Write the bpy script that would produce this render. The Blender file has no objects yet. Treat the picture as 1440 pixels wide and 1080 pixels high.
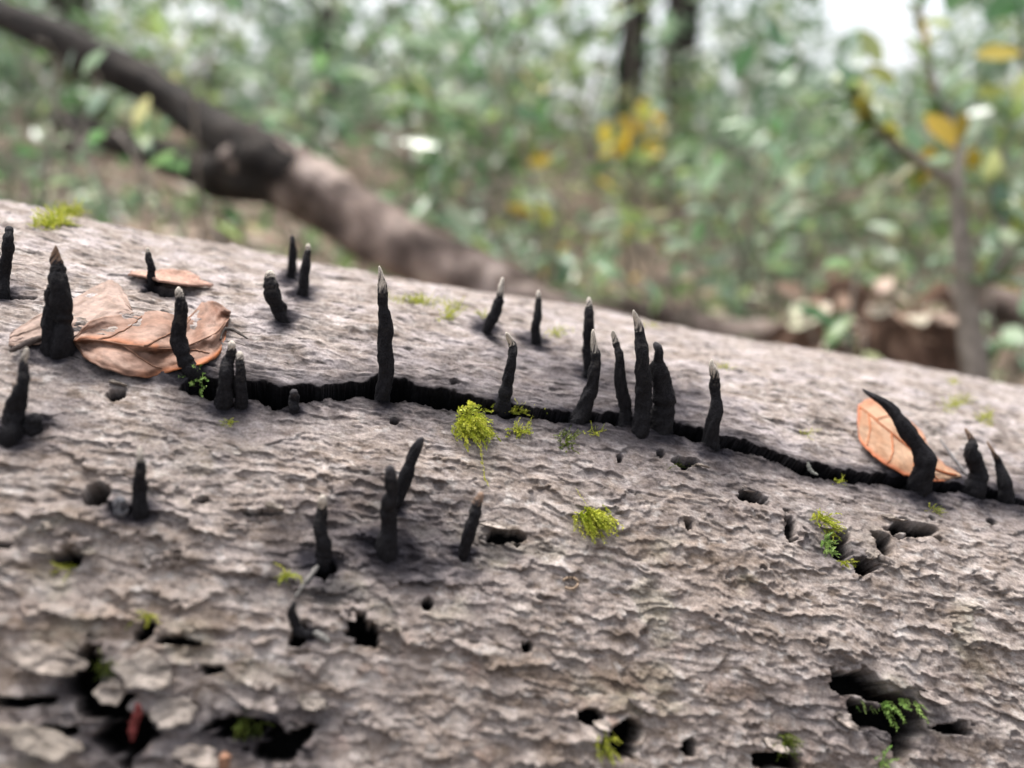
import bpy, math, random
import numpy as np
from mathutils import Vector, Matrix
R_ = math.radians
rng = np.random.default_rng(7)
random.seed(7)
sc = bpy.context.scene
COL = sc.collection

# ------------------------------------------------------------------ camera, sky, sun, exposure
PITCH = R_(14.0)
FPX = 1080.0                       # focal length in pixels of the 1440-wide photograph
CZ = 0.56
CAM = np.array([0.0, 0.0, CZ])
RIGHT = np.array([1.0, 0, 0]); UPV = np.array([0, math.sin(PITCH), math.cos(PITCH)])
FWD = np.array([0, math.cos(PITCH), -math.sin(PITCH)])
cd = bpy.data.cameras.new('camera'); cam = bpy.data.objects.new('camera', cd); COL.objects.link(cam)
cam.location = CAM; cam.rotation_euler = (R_(90) - PITCH, 0, 0)
cd.sensor_width = 36; cd.lens = 27.0
cd.clip_start = 0.01; cd.clip_end = 500
cd.dof.use_dof = True; cd.dof.focus_distance = 0.286; cd.dof.aperture_fstop = 27 / 7.4
sc.camera = cam

SUN_EL, SUN_AZ = R_(68), R_(-25)    # azimuth measured from +Y towards +X
w = bpy.data.worlds.new('World'); sc.world = w; w.use_nodes = True
nt = w.node_tree; nt.nodes.clear()
sky = nt.nodes.new('ShaderNodeTexSky'); sky.sky_type = 'NISHITA'; sky.sun_disc = False
sky.sun_elevation = SUN_EL; sky.sun_rotation = SUN_AZ
sky.air_density = 1.0; sky.dust_density = 6.0; sky.ozone_density = 0.6
bg = nt.nodes.new('ShaderNodeBackground'); bg.inputs['Strength'].default_value = 0.13
out = nt.nodes.new('ShaderNodeOutputWorld')
hs = nt.nodes.new('ShaderNodeHueSaturation'); hs.inputs['Saturation'].default_value = .35     # thin overcast: hardly blue
nt.links.new(sky.outputs[0], hs.inputs['Color']); nt.links.new(hs.outputs[0], bg.inputs[0]); nt.links.new(bg.outputs[0], out.inputs[0])
sl = bpy.data.lights.new('sun', 'SUN'); sl.energy = 1.9; sl.angle = R_(30); sl.color = (1, .96, .9)
so = bpy.data.objects.new('sun', sl); COL.objects.link(so)
sd = Vector((math.sin(SUN_AZ) * math.cos(SUN_EL), math.cos(SUN_AZ) * math.cos(SUN_EL), math.sin(SUN_EL)))
so.rotation_euler = sd.to_track_quat('Z', 'Y').to_euler(); so.location = (0, 0, 5)
sc.view_settings.view_transform = 'Standard'; sc.view_settings.look = 'None'
sc.view_settings.gamma = 1; sc.view_settings.use_curve_mapping = False
sc.view_settings.exposure = 1.4
sc.render.engine = 'CYCLES'
sc.cycles.max_bounces = 6; sc.cycles.transparent_max_bounces = 6
sc.cycles.use_denoising = True

def ray(px, py):
    return RIGHT * ((px - 720) / FPX) + UPV * ((540 - py) / FPX) + FWD
def at(px, py, depth):
    return CAM + ray(px, py) * depth

# ------------------------------------------------------------------ helpers
def tag(o, label=None, cat=None, group=None, kind=None):
    if label: o['label'] = label
    if cat: o['category'] = cat
    if group: o['group'] = group
    if kind: o['kind'] = kind
    return o
def empty(name, loc):
    o = bpy.data.objects.new(name, None); COL.objects.link(o); o.location = loc
    o.empty_display_size = .01
    return o
def mesh_np(name, verts, faces, smooth=True, cols=None):
    """verts (n,3); faces (m,k) int array, or list of arrays of mixed sizes"""
    me = bpy.data.meshes.new(name)
    verts = np.asarray(verts, np.float32)
    if isinstance(faces, np.ndarray): faces = [faces]
    faces = [np.asarray(f, np.int32) for f in faces if len(f)]
    nl = sum(f.size for f in faces); nf = sum(len(f) for f in faces)
    me.vertices.add(len(verts)); me.vertices.foreach_set('co', verts.ravel())
    me.loops.add(nl); me.loops.foreach_set('vertex_index', np.concatenate([f.ravel() for f in faces]))
    me.polygons.add(nf)
    sizes = np.concatenate([np.full(len(f), f.shape[1], np.int32) for f in faces])
    starts = np.concatenate([[0], np.cumsum(sizes)[:-1]]).astype(np.int32)
    me.polygons.foreach_set('loop_start', starts)
    me.polygons.foreach_set('use_smooth', np.full(nf, smooth, bool))
    me.update(calc_edges=True); me.validate()
    if cols is not None:
        a = me.color_attributes.new('Col', 'FLOAT_COLOR', 'POINT')
        c4 = np.ones((len(verts), 4), np.float32); c4[:, :3] = cols
        a.data.foreach_set('color', c4.ravel())
    return me
def obj(name, me, mat=None, parent=None):
    o = bpy.data.objects.new(name, me); COL.objects.link(o)
    if mat is not None and not me.materials: me.materials.append(mat)
    if parent is not None: o.parent = parent
    return o

_P = rng.permutation(512).astype(np.int64); _P = np.concatenate([_P, _P, _P])
_G = rng.uniform(0, 2 * np.pi, 1536); _GX = np.cos(_G); _GY = np.sin(_G)
def perlin(x, y, seed=0):
    x = np.asarray(x, float) + seed * 17.31; y = np.asarray(y, float) + seed * 9.77
    xi = np.floor(x).astype(np.int64); yi = np.floor(y).astype(np.int64)
    xf = x - xi; yf = y - yi
    u = xf ** 3 * (xf * (xf * 6 - 15) + 10); v = yf ** 3 * (yf * (yf * 6 - 15) + 10)
    xi &= 511; yi &= 511
    def g(dx, dy):
        h = _P[_P[(xi + dx) & 511] + ((yi + dy) & 511)]
        return _GX[h] * (xf - dx) + _GY[h] * (yf - dy)
    a = g(0, 0); b = g(1, 0); c = g(0, 1); d = g(1, 1)
    return 1.4 * ((a + (b - a) * u) * (1 - v) + (c + (d - c) * u) * v)
def fbm(x, y, octv=4, seed=0, gain=.5):
    s = 0; a = 1.0; f = 1.0
    for k in range(octv):
        s = s + a * perlin(x * f, y * f, seed + k * 3); a *= gain; f *= 2.03
    return s
def sstep(a, b, x):
    t = np.clip((x - a) / (b - a), 0, 1); return t * t * (3 - 2 * t)

# ------------------------------------------------------------------ materials
def new_mat(name):
    m = bpy.data.materials.new(name); m.use_nodes = True
    n = m.node_tree; b = n.nodes['Principled BSDF']
    return m, n, b
def L(n, a, b): n.links.new(a, b)
def noise_node(n, scale, detail=5, rough=.6, coord='Object', vec=None):
    t = n.nodes.new('ShaderNodeTexNoise'); t.inputs['Scale'].default_value = scale
    t.inputs['Detail'].default_value = detail; t.inputs['Roughness'].default_value = rough
    if vec is None:
        c = n.nodes.new('ShaderNodeTexCoord'); vec = c.outputs[coord]
    L(n, vec, t.inputs['Vector'])
    return t
def ramp(n, fac, stops):
    r = n.nodes.new('ShaderNodeValToRGB'); L(n, fac, r.inputs[0])
    e = r.color_ramp.elements
    while len(e) < len(stops): e.new(.5)
    for i, (p, c) in enumerate(stops):
        e[i].position = p; e[i].color = (*c, 1) if len(c) == 3 else c
    return r
def bump(n, b, h, strength, dist):
    bp = n.nodes.new('ShaderNodeBump'); bp.inputs['Strength'].default_value = strength
    bp.inputs['Distance'].default_value = dist
    L(n, h, bp.inputs['Height']); L(n, bp.outputs[0], b.inputs['Normal'])
def mul(n, c1, c2, fac=1.0, mode='MULTIPLY'):
    m = n.nodes.new('ShaderNodeMix'); m.data_type = 'RGBA'; m.blend_type = mode
    m.inputs[0].default_value = fac
    L(n, c1, m.inputs[6]); L(n, c2, m.inputs[7])
    return m.outputs[2]
def col_attr(n):
    a = n.nodes.new('ShaderNodeVertexColor'); a.layer_name = 'Col'; return a.outputs[0]

def bark_material():
    m, n, b = new_mat('bark')
    c = col_attr(n)
    f = noise_node(n, 900, 6, .7)
    r = ramp(n, f.outputs[0], [(.25, (.52, .5, .47)), (.5, (.92, .92, .92)), (.75, (1.35, 1.34, 1.32))])
    f2 = noise_node(n, 160, 5, .65)
    r2 = ramp(n, f2.outputs[0], [(.3, (.68, .65, .62)), (.55, (1, 1, 1)), (.8, (1.22, 1.2, 1.2))])
    L(n, mul(n, mul(n, c, r.outputs[0]), r2.outputs[0]), b.inputs['Base Color'])
    b.inputs['Roughness'].default_value = .95
    b.inputs['Specular IOR Level'].default_value = .02
    f3 = noise_node(n, 1100, 7, .72)
    mp = n.nodes.new('ShaderNodeMapping'); mp.inputs['Scale'].default_value = (.35, 1, 1)
    tc = n.nodes.new('ShaderNodeTexCoord'); L(n, tc.outputs['Object'], mp.inputs[0])
    f4 = noise_node(n, 420, 8, .75, vec=mp.outputs[0])
    ad = n.nodes.new('ShaderNodeMath'); ad.operation = 'ADD'; L(n, f3.outputs[0], ad.inputs[0]); L(n, f4.outputs[0], ad.inputs[1])
    bump(n, b, ad.outputs[0], .55, .0014)
    return m
def simple_col(name, rough=.7, nscale=600, lo=.6, hi=1.3, bstr=.3, bdist=.0006, spec=.4, trans=0):
    m, n, b = new_mat(name)
    f = noise_node(n, nscale, 5, .65)
    r = ramp(n, f.outputs[0], [(.25, (lo,) * 3), (.75, (hi,) * 3)])
    c = mul(n, col_attr(n), r.outputs[0])
    L(n, c, b.inputs['Base Color']); b.inputs['Roughness'].default_value = rough
    b.inputs['Specular IOR Level'].default_value = spec
    bump(n, b, f.outputs[0], bstr, bdist)
    if trans:
        t = n.nodes.new('ShaderNodeBsdfTranslucent'); L(n, c, t.inputs[0])
        ms = n.nodes.new('ShaderNodeMixShader'); ms.inputs[0].default_value = trans
        o = n.nodes['Material Output']
        L(n, b.outputs[0], ms.inputs[1]); L(n, t.outputs[0], ms.inputs[2]); L(n, ms.outputs[0], o.inputs[0])
    return m
def leaf_material(name, stops, rough=.36, trans=.3, spec=.6):
    """green leaves: colour varies from leaf to leaf (random per object / per island)"""
    m, n, b = new_mat(name)
    g = n.nodes.new('ShaderNodeNewGeometry'); oi = n.nodes.new('ShaderNodeObjectInfo')
    ad = n.nodes.new('ShaderNodeMath'); ad.operation = 'ADD'
    L(n, g.outputs['Random Per Island'], ad.inputs[0]); L(n, oi.outputs['Random'], ad.inputs[1])
    fr = n.nodes.new('ShaderNodeMath'); fr.operation = 'FRACT'; L(n, ad.outputs[0], fr.inputs[0])
    r = ramp(n, fr.outputs[0], stops)
    f = noise_node(n, 30, 3, .6); r2 = ramp(n, f.outputs[0], [(.3, (.75,) * 3), (.7, (1.2,) * 3)])
    c = mul(n, r.outputs[0], r2.outputs[0])
    L(n, c, b.inputs['Base Color']); b.inputs['Roughness'].default_value = rough
    b.inputs['Specular IOR Level'].default_value = spec
    t = n.nodes.new('ShaderNodeBsdfTranslucent'); L(n, c, t.inputs[0])
    ms = n.nodes.new('ShaderNodeMixShader'); ms.inputs[0].default_value = trans
    L(n, b.outputs[0], ms.inputs[1]); L(n, t.outputs[0], ms.inputs[2])
    L(n, ms.outputs[0], n.nodes['Material Output'].inputs[0])
    return m
def wood_material(name, c1, c2, c3, scale=18, bd=.006):
    m, n, b = new_mat(name)
    f = noise_node(n, scale, 6, .65); r = ramp(n, f.outputs[0], [(.28, c1), (.5, c2), (.74, c3)])
    L(n, r.outputs[0], b.inputs['Base Color']); b.inputs['Roughness'].default_value = .85; b.inputs['Specular IOR Level'].default_value = .12
    f3 = noise_node(n, scale * 4, 6, .7); bump(n, b, f3.outputs[0], .7, bd)
    return m
M_BARK = bark_material()
M_FUNG = simple_col('black_fungus', .6, 1300, .5, 1.6, 1.0, .0009, .05)
M_TIP = simple_col('pale_fungus_tip', .85, 1800, .5, 1.45, .7, .0005, .1)
M_DEAD = simple_col('dead_leaf', .6, 300, .62, 1.25, .6, .0008, .15, .12)
M_MOSS = simple_col('moss', .6, 500, .75, 1.25, .1, .0003, .3, .35)
M_TWIG = simple_col('twig', .8, 900, .6, 1.3, .5, .0005, .1)
M_WOOD = wood_material('cut_wood', (.10, .07, .05), (.2, .15, .11), (.3, .24, .18))

# ------------------------------------------------------------------ the fallen log: placement
LR, LD = 0.25, 0.50
_r1 = ray(0, 292); _r2 = ray(1440, 546)
_r1 /= np.linalg.norm(_r1); _r2 /= np.linalg.norm(_r2)
NPL = np.cross(_r1, _r2); NPL /= np.linalg.norm(NPL)
if NPL[2] < 0: NPL = -NPL                                  # normal of the tangent plane, upwards
_t = np.cross(NPL, [0, 1, 0]); _t /= np.linalg.norm(_t)
if _t[0] < 0: _t = -_t
_b = np.cross(NPL, _t)
if _b[1] < 0: _b = -_b
YAW = R_(7.0)
AX = _t * math.cos(YAW) + _b * math.sin(YAW)                # log axis, pointing right (and away a little)
PERP = np.cross(NPL, AX); PERP = PERP if PERP[1] > 0 else -PERP
LC = CAM - NPL * LR + PERP * math.sqrt(LD ** 2 - LR ** 2)
LC = LC - AX * (LC[0] / AX[0])
EUP = np.array([0, 0, 1.0]) - AX * AX[2]; EUP /= np.linalg.norm(EUP)
EF = np.cross(AX, EUP)                                      # towards the camera
def log_pt(u, phi, r):
    u = np.asarray(u)[..., None]; r = np.asarray(r)[..., None]
    phi = np.asarray(phi)[..., None]
    return LC + AX * u + (EUP * np.cos(phi) + EF * np.sin(phi)) * r
def cyl_hit(px, py, r):
    d = ray(px, py); d = d / np.linalg.norm(d); o = CAM - LC
    dp = d - AX * d.dot(AX); op = o - AX * o.dot(AX)
    a = dp.dot(dp); b = 2 * dp.dot(op); c = op.dot(op) - r * r
    disc = b * b - 4 * a * c
    t = (-b - math.sqrt(max(disc, 0))) / (2 * a)
    p = CAM + d * t; q = p - LC; u = q.dot(AX)
    return u, math.atan2(q.dot(EF), q.dot(EUP)), p, d
def uv_of(px, py):                                          # millimetres on the bark: along, around
    u, phi, p, d = cyl_hit(px, py, LR); return u * 1000, phi * LR * 1000
def ground_z(x, y):
    x = np.asarray(x, float); y = np.asarray(y, float)
    g = LC[2] - LR + .012 + (AX[2] / AX[0]) * 1.2 * np.tanh(x / 1.2)
    rise = np.clip(y - .9, 0, 11)
    g = g + rise * .15 + .03 * np.clip(rise, 0, 1) * perlin(x * 1.3, y * 1.3, 5) + .008 * perlin(x * 7, y * 7, 6)
    return g

# ------------------------------------------------------------------ bark relief (numpy height field in mm)
def spaced(lo, hi, step, far_lo, far_hi, grow=1.25):
    a = list(np.arange(lo, hi, step)); s = step; x = a[-1]
    while x < far_hi:
        s *= grow; x += min(s, 25); a.append(min(x, far_hi))
        if a[-1] >= far_hi: break
    s = step; x = lo; pre = []
    while x > far_lo:
        s *= grow; x -= min(s, 25); pre.append(max(x, far_lo))
        if pre[-1] <= far_lo: break
    return np.array(pre[::-1] + a)
CIRC = 2 * math.pi * LR * 1000
U = spaced(-300, 370, .58, -900, 1000)
V = spaced(-42, 322, .5, -CIRC * .35, CIRC * .65)
UU, VV = np.meshgrid(U, V, indexing='ij')

CRACK_PX = [(255,541,6),(275,543,16),(310,548,20),(345,548,17),(390,560,20),(440,553,17),(500,546,17),(530,541,20),(560,548,22),(600,554,20),(640,562,18),(690,573,13),
            (750,583,11),(800,589,12),(850,593,9),(900,601,13),(945,607,13),(970,619,15),(1000,629,14),(1050,633,10),(1100,648,11),(1150,663,11),
            (1200,671,10),(1270,678,12),(1350,687,11),(1400,697,8),(1445,713,9),(1520,730,6)]
crk = np.array([uv_of(x, y) for x, y, w_ in CRACK_PX])
crw = np.array([w_ for *_, w_ in CRACK_PX]) * .5 * .30 / FPX * 1000 * 1.7     # half width on the oblique bark
cv_u = np.interp(UU, crk[:, 0], crk[:, 1])
cd_raw = VV - cv_u                                          # + below the crack
above = 1 - sstep(-6, 6, cd_raw)
wob = 1.7 * perlin(UU / 9, VV / 60, 1) + 1.1 * perlin(UU / 3.4, VV / 9, 2) + .6 * perlin(UU / 1.4, VV / 4, 3)
cdist = cd_raw + wob
chw = np.interp(UU, crk[:, 0], crw, left=0, right=0)
chw = chw * (1 + .45 * perlin(UU / 14, UU * 0 + 3.3, 5) + .25 * perlin(UU / 5, UU * 0 + 1.7, 6))
chw = np.where((UU < crk[0, 0]) | (UU > crk[-1, 0]), 0, chw)

low = 2.6 * fbm(UU / 110, VV / 90, 3, 11) + .9 * fbm(UU / 34, VV / 20, 2, 15)
# overlapping ragged scales: each row thickens downwards and breaks off in a ragged edge
def scales(Lv, slope, seed, rag, wu=16.0, wa=4.0):
    warp = 6 * fbm(UU / 48, VV / 26, 2, seed) + wa * fbm(UU / (wu * 1.35), VV / (wu * .8), 2, seed + 1) - wa * .9 * np.abs(perlin(UU / (wu * .75), VV / (wu * .7), seed + 3)) \
        + rag * perlin(UU / 4.6, VV / 5, seed + 2) + rag * .6 * perlin(UU / 2.1, VV / 2.4, seed + 4) + rag * .38 * perlin(UU / 1.0, VV / 1.2, seed + 6)
    p = (VV - slope * UU + warp) / Lv
    i = np.floor(p); s = p - i
    amp = .5 + 1.2 * perlin(UU / (wu * 1.3) + i * 7.37, i * 3.91, seed + 8) + .5 * perlin(UU / 6 + i * 3.1, i * 1.7, seed + 9)
    amp = np.clip(amp, .03, 1.6)
    drop = 1 - sstep(.95, .995, s)
    return amp * (.22 * s + .78 * s ** 4) * drop
sA = scales(10.5, .07, 21, 1.9, 17, 4.4); sB = scales(6.0, .05, 41, 1.4, 10, 2.6); sC = scales(3.3, .02, 61, .7, 13, 1.2)
lower = sstep(5, 60, cd_raw)
rough_zone = .35 + .75 * sstep(-.5, .5, fbm(UU / 60, VV / 45, 2, 90))
plate = (.55 + 1.9 * lower) * sA * rough_zone + (.5 + 1.0 * lower) * sB * (1.25 - .5 * rough_zone) + (.42 + .1 * lower) * sC
plate = plate * np.where(above > .5, .8, 1.0)
# long fissures along the grain on the smooth upper side
fis = 1 - np.abs(perlin(UU / 38, VV / 4.2 + .5 * perlin(UU / 20, VV / 9, 70), 71)) * 5
fis = np.clip(fis, 0, 1) * sstep(-.1, .35, perlin(UU / 24, VV / 10, 73))
fine = .30 * fbm(UU / 5, VV / 2.8, 3, 75) + .15 * fbm(UU / 2.0, VV / 1.1, 2, 79)
H = low + plate * 1.3 + fine + above * (1.0 * fbm(UU / 17, VV / 11, 3, 17) + .5 * np.clip(perlin(UU / 8, VV / 6, 19), 0, 1)) - .8 * fis * (.35 + .65 * above)
# pitted, crumbly areas
pit = sstep(.42, .75, fbm(UU / 9, VV / 6, 3, 83)); H -= .9 * pit * lower
# mound near the top left
H += 3.0 * np.exp(-(((UU - uv_of(60, 300)[0]) / 60) ** 2 + ((VV - uv_of(60, 315)[1]) / 30) ** 2))

# crack: raised upper lip, deep black gap
lip = np.exp(-np.clip(-cdist - chw, 0, 99) / 9.0) * (cdist < 0) * (chw > 0)
H += 1.7 * lip * sstep(0, 2, chw)
lipb = np.exp(-np.clip(cdist - chw, 0, 99) / 6.0) * (cdist >= 0) * (chw > 0)
H += .5 * lipb * sstep(0, 2, chw)
gap = 1 - sstep(.84, 1.04, np.abs(cdist) / np.maximum(chw, .01))
gap = gap * (chw > .05)
H = H * (1 - gap) + gap * (-19.0 + 3.5 * fbm(UU / 5, VV / 3, 3, 101))

# insect holes and places where bark has fallen away: px, py, half width, half height, depth mm, raggedness
HOLES = [(138,699,17,16,20,.12),(555,588,6,5,8,.1),(600,850,7,9,9,.15),(518,893,19,21,12,.35),(882,1036,22,30,13,.35),(832,1010,17,12,7,.4),
         (1205,962,34,20,11,.45),(1262,1010,34,32,13,.45),(1265,1045,18,26,11,.4),(1335,1022,32,9,8,.5),(1284,745,31,13,9,.5),(1241,762,11,17,8,.5),
         (1182,768,14,22,9,.5),(1212,797,13,14,8,.5),(1055,700,16,11,6,.6),(965,741,6,7,7,.2),(1110,742,9,17,4,.5),(97,786,21,12,8,.4),
         (120,940,24,36,11,.5),(150,985,34,22,10,.5),(176,1035,34,42,13,.5),(286,706,8,5,6,.3),(970,1050,13,12,9,.3),(742,908,8,7,6,.3),
         (870,648,4,6,6,.2),(926,642,6,5,5,.3),(1312,727,5,4,5,.2),(1395,733,7,5,5,.3),(165,556,12,9,4,.4),(372,722,26,3,5,.5),
         (345,1022,46,16,9,.6),(395,1045,40,26,9,.6),(85,1026,32,8,7,.5),(205,886,12,13,6,.4),(958,657,16,8,4,.5),(712,753,28,11,6,.5),
         (30,985,45,8,7,.5),(420,893,12,16,7,.4),(250,900,28,6,6,.5),(500,880,12,16,5,.5),(235,409,32,6,6,.4),(60,300,24,12,7,.4),
         (640,538,7,3,4,.3),(20,418,30,4,5,.5),(300,940,20,7,5,.5),(1100,1068,28,14,9,.5),(10,770,14,5,4,.5),(1210,1000,16,22,10,.5),(455,800,14,16,4,.5)]
hole = np.zeros_like(H)
for k, (px, py, hw, hh, dep, rag) in enumerate(HOLES):
    cu, cv = uv_of(px, py); ux, vx = uv_of(px + hw, py); uy, vy = uv_of(px, py + hh); uy2, vy2 = uv_of(px, py - hh)
    a_ = abs(ux - cu); sl_ = (vx - cv) / max(a_, .1); b_ = .5 * abs(vy - vy2)
    i0, i1 = np.searchsorted(U, [cu - a_ * 2.2 - 2, cu + a_ * 2.2 + 2]); j0, j1 = np.searchsorted(V, [cv - b_ * 2.2 - 2, cv + b_ * 2.2 + 2])
    u_ = UU[i0:i1, j0:j1]; v_ = VV[i0:i1, j0:j1]
    x = (u_ - cu) / a_; y = (v_ - cv - sl_ * (u_ - cu) * .6) / b_
    n_ = 2.4
    d = (np.abs(x) ** n_ + np.abs(y) ** n_) ** (1 / n_) + rag * 1.1 * fbm(u_ / (a_ * .9 + 1.5), v_ / (b_ * .9 + 1.5), 3, 200 + k)
    m_ = 1 - sstep(.86, 1.06, d)
    rim = np.exp(-np.clip(d - 1, 0, 9) * 4) * (1 - m_)
    blk = H[i0:i1, j0:j1]; blk += .35 * rim
    floor_ = -dep + .5 * fbm(u_ / 4, v_ / 3, 2, 7)
    H[i0:i1, j0:j1] = blk * (1 - m_) + np.minimum(blk, floor_) * m_
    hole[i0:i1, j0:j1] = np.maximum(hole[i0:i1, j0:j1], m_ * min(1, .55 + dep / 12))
H = np.clip(H, -22, 12)
farfade = sstep(-330, -300, UU) * (1 - sstep(370, 420, UU)) * sstep(-60, -40, VV) * (1 - sstep(322, 360, VV))
H = H * farfade + low * (1 - farfade)
H[:, -1] = H[:, 0]
Hlook = H.copy()
def bark_h(u, v):                                           # mm, nearest sample
    i = np.clip(np.searchsorted(U, u), 0, len(U) - 1); j = np.clip(np.searchsorted(V, v), 0, len(V) - 1)
    return Hlook[i, j]
Hs = low
def hit(px, py, smooth=False, topmost=False):
    """point of the bark seen at a pixel: position, radial normal, ray direction, u, v"""
    r = LR
    for _ in range(7):
        u, phi, p, d = cyl_hit(px, py, r)
        h = (Hs[min(np.searchsorted(U, u * 1000), len(U) - 1), min(np.searchsorted(V, phi * LR * 1000), len(V) - 1)] if smooth
             else bark_h(u * 1000, phi * LR * 1000))
        if topmost: h = max(h, -1.5)
        r = r * .4 + .6 * (LR + h * .001)
    n = EUP * math.cos(phi) + EF * math.sin(phi)
    return p, n, d, u * 1000, phi * LR * 1000

# ------------------------------------------------------------------ the fungi: traced centre lines (px, py, width px)
FINGERS = [
 ('slender black fungus finger with the bent crack beside its foot, beside the broadest doubled finger', [(2,418,18),(6,380,17),(11,340,15),(14,318,9)], 0, .1),
 ('broad tall black fungus finger with brown pointed tip beside the crumpled dead leaf', [(84,494,30),(86,450,31),(84,400,25),(80,370,18),(78,345,3)], 1, .2),
 ('short black fungus finger fused to the flank of the broad brown-tipped one', [(71,492,22),(70,450,19),(71,415,15),(72,398,8)], 0, .1),
 ('black fungus finger with swollen foot and pale yellowish tip, below the broad doubled one', [(15,614,30),(22,578,26),(30,540,18),(35,510,11),(37,489,6)], 2, .2),
 ('tiny slate grey fungus finger standing on a pinkish bark flake', [(213,402,9),(213,380,12),(209,362,9),(207,348,4)], 2, .15),
 ('small black fungus finger without pale tip, farther of a pair on the log crest', [(410,390,13),(411,360,12),(411,331,7)], 0, .12),
 ('small black fungus finger with grey tip, nearer of a pair on the log crest', [(425,414,15),(428,385,13),(432,360,11),(434,343,6)], 2, .14),
 ('stubby club-shaped black fungus leaning away from the pair on the crest', [(399,452,14),(390,432,24),(382,405,24),(380,380,9)], 2, .1),
 ('curved black fungus finger standing in front of the crumpled brown leaf', [(272,524,24),(258,500,23),(252,465,19),(254,430,17),(251,404,8)], 2, .1),
 ('frayed black fungus finger at the crack end, thicker of two joined at the foot', [(314,570,26),(318,530,22),(323,500,15),(327,480,10)], 2, .14),
 ('narrow black fungus finger joined to the frayed one at the end of the crack', [(338,570,18),(338,530,16),(337,494,10)], 2, .1),
 ('tiny rounded fungus bud inside the wide part of the crack', [(413,576,14),(413,560,14),(414,549,9)], 0, .2),
 ('tallest straight black fungus finger with pale tip, rising from the wide part of the crack', [(538,557,22),(542,510,22),(542,460,20),(538,410,15),(533,374,4)], 2, .2),
 ('small knobbly black fungus leaning sideways with a whitish tip, near the crest moss', [(684,467,14),(694,446,16),(701,425,14),(705,405,8),(707,390,5)], 2, .3),
 ('small upright black fungus finger on the smooth upper bark beside the leaning one', [(753,483,14),(755,455,14),(757,432,10),(757,408,6)], 2, .12),
 ('black fungus finger with a hooked pale tip above the hanging moss', [(707,574,24),(714,540,19),(720,505,14),(719,485,10),(712,468,6)], 2, .2),
 ('thin upright black fungus finger standing behind the bent one at the crack', [(825,530,13),(826,490,16),(828,450,14),(828,418,8)], 2, .1),
 ('bent black fungus finger flaring at its foot in the crack, before the thin upright one', [(814,592,28),(826,560,20),(836,525,17),(838,495,13),(834,463,5)], 2, .2),
 ('slimmest black fungus finger of the trio clustered on the crack', [(880,600,25),(878,560,21),(872,510,13),(867,485,11),(862,465,5)], 2, .16),
 ('tall pale-tipped black fungus finger in the middle of the trio on the crack', [(900,607,26),(905,560,24),(906,510,21),(898,465,14),(891,436,5)], 2, .2),
 ('fat club-shaped black fungus with a narrow neck, thickest of the trio on the crack', [(928,612,34),(932,575,36),(930,530,28),(925,500,14),(922,481,9)], 0, .1),
 ('jointed black fungus finger with grey segmented tip, alone where the crack turns down', [(1000,636,26),(1003,590,20),(1006,550,15),(1004,525,13),(1001,505,4)], 2, .25),
 ('long black fungus finger arching across the orange leaf', [(1290,688,32),(1301,655,29),(1286,618,24),(1262,587,18),(1238,564,11),(1213,547,4)], 0, .1),
 ('squat black fungus with a wispy curled tip beyond the orange leaf', [(1371,692,30),(1372,665,24),(1369,635,20),(1365,618,10),(1357,602,3)], 1, .2),
 ('small dark fungus drawn out into a thread-thin tip at the narrow end of the crack', [(1416,704,22),(1411,675,18),(1403,650,10),(1397,635,5),(1388,620,2)], 1, .3),
 ('black fungus finger with a pale pointed tip beside the round insect hole', [(197,722,20),(197,685,20),(197,655,13),(196,628,5)], 2, .18),
 ('little grey fungus bud between the round insect hole and a pale-tipped finger', [(170,720,18),(169,708,16),(168,701,8)], 3, .5),
 ('black fungus finger with a blunt white tip above the lichen-covered twig', [(455,792,24),(452,760,22),(452,725,17),(454,697,11)], 2, .13),
 ('upright soot-black fungus finger with a dark stained foot, below the crack', [(546,775,30),(546,730,25),(549,690,20),(550,655,14)], 0, .1),
 ('thin black fungus finger leaning out from behind the soot-black upright one', [(556,717,14),(568,680,19),(580,645,17),(594,615,10)], 0, .1),
 ('leaning black fungus finger with a dull brown tip below the hanging moss strand', [(652,780,16),(660,750,18),(669,720,18),(677,692,9)], 1, .15),
 ('small hooked black fungus below the lichen-covered twig', [(437,895,10),(421,887,15),(411,866,13),(414,845,6)], 0, .1),
 ('low black fungus lump beside the swollen foot of the yellowish-tipped finger', [(45,604,24),(47,592,20),(48,582,9)], 0, .1),
]

# ------------------------------------------------------------------ bark colour (albedo only)
n1 = fbm(UU / 60, VV / 40, 4, 301); n2 = fbm(UU / 14, VV / 7, 4, 311); n3 = fbm(UU / 3, VV / 2, 3, 321)
base = np.empty(UU.shape + (3,))
cA = np.array([.335, .290, .268]); cB = np.array([.27, .212, .172]); cC = np.array([.47, .43, .415]); cD = np.array([.14, .108, .088])
base[:] = cA
def mixc(mask, c):
    global base
    base += (np.asarray(c) - base) * mask[..., None]
mixc(.75 * sstep(-.2, .9, n1 + .5 * n2) * (.3 + .7 * lower), cB)
mixc(.7 * sstep(.15, .9, n2), cC)
mixc(.75 * sstep(.2, .75, fbm(UU / 9, VV / 4, 4, 331)), cD)
mixc(.5 * sstep(.1, .7, n3), cD)
mixc(.6 * sstep(.35, .7, fbm(UU / 5, VV / 4, 4, 333)), [.47, .44, .42])
mixc(.7 * sstep(-.2, .5, fbm(UU / 22, VV / 14, 3, 341)) * above, [.45, .405, .405])
mixc(.30 * sstep(.3, .7, fbm(UU / 30, VV / 22, 3, 351)) * lower, [.30, .29, .20])     # thin green-grey algae film
mixc(.5 * sstep(.35, .7, fbm(UU / 12, VV / 12, 3, 361)) * sstep(60, 110, cd_raw), [.27, .19, .155])
mixc(.65 * sstep(.1, .75, fbm(UU / 26, VV / 11, 5, 381)) * (.35 + .65 * lower), [.16, .122, .095])
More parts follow.
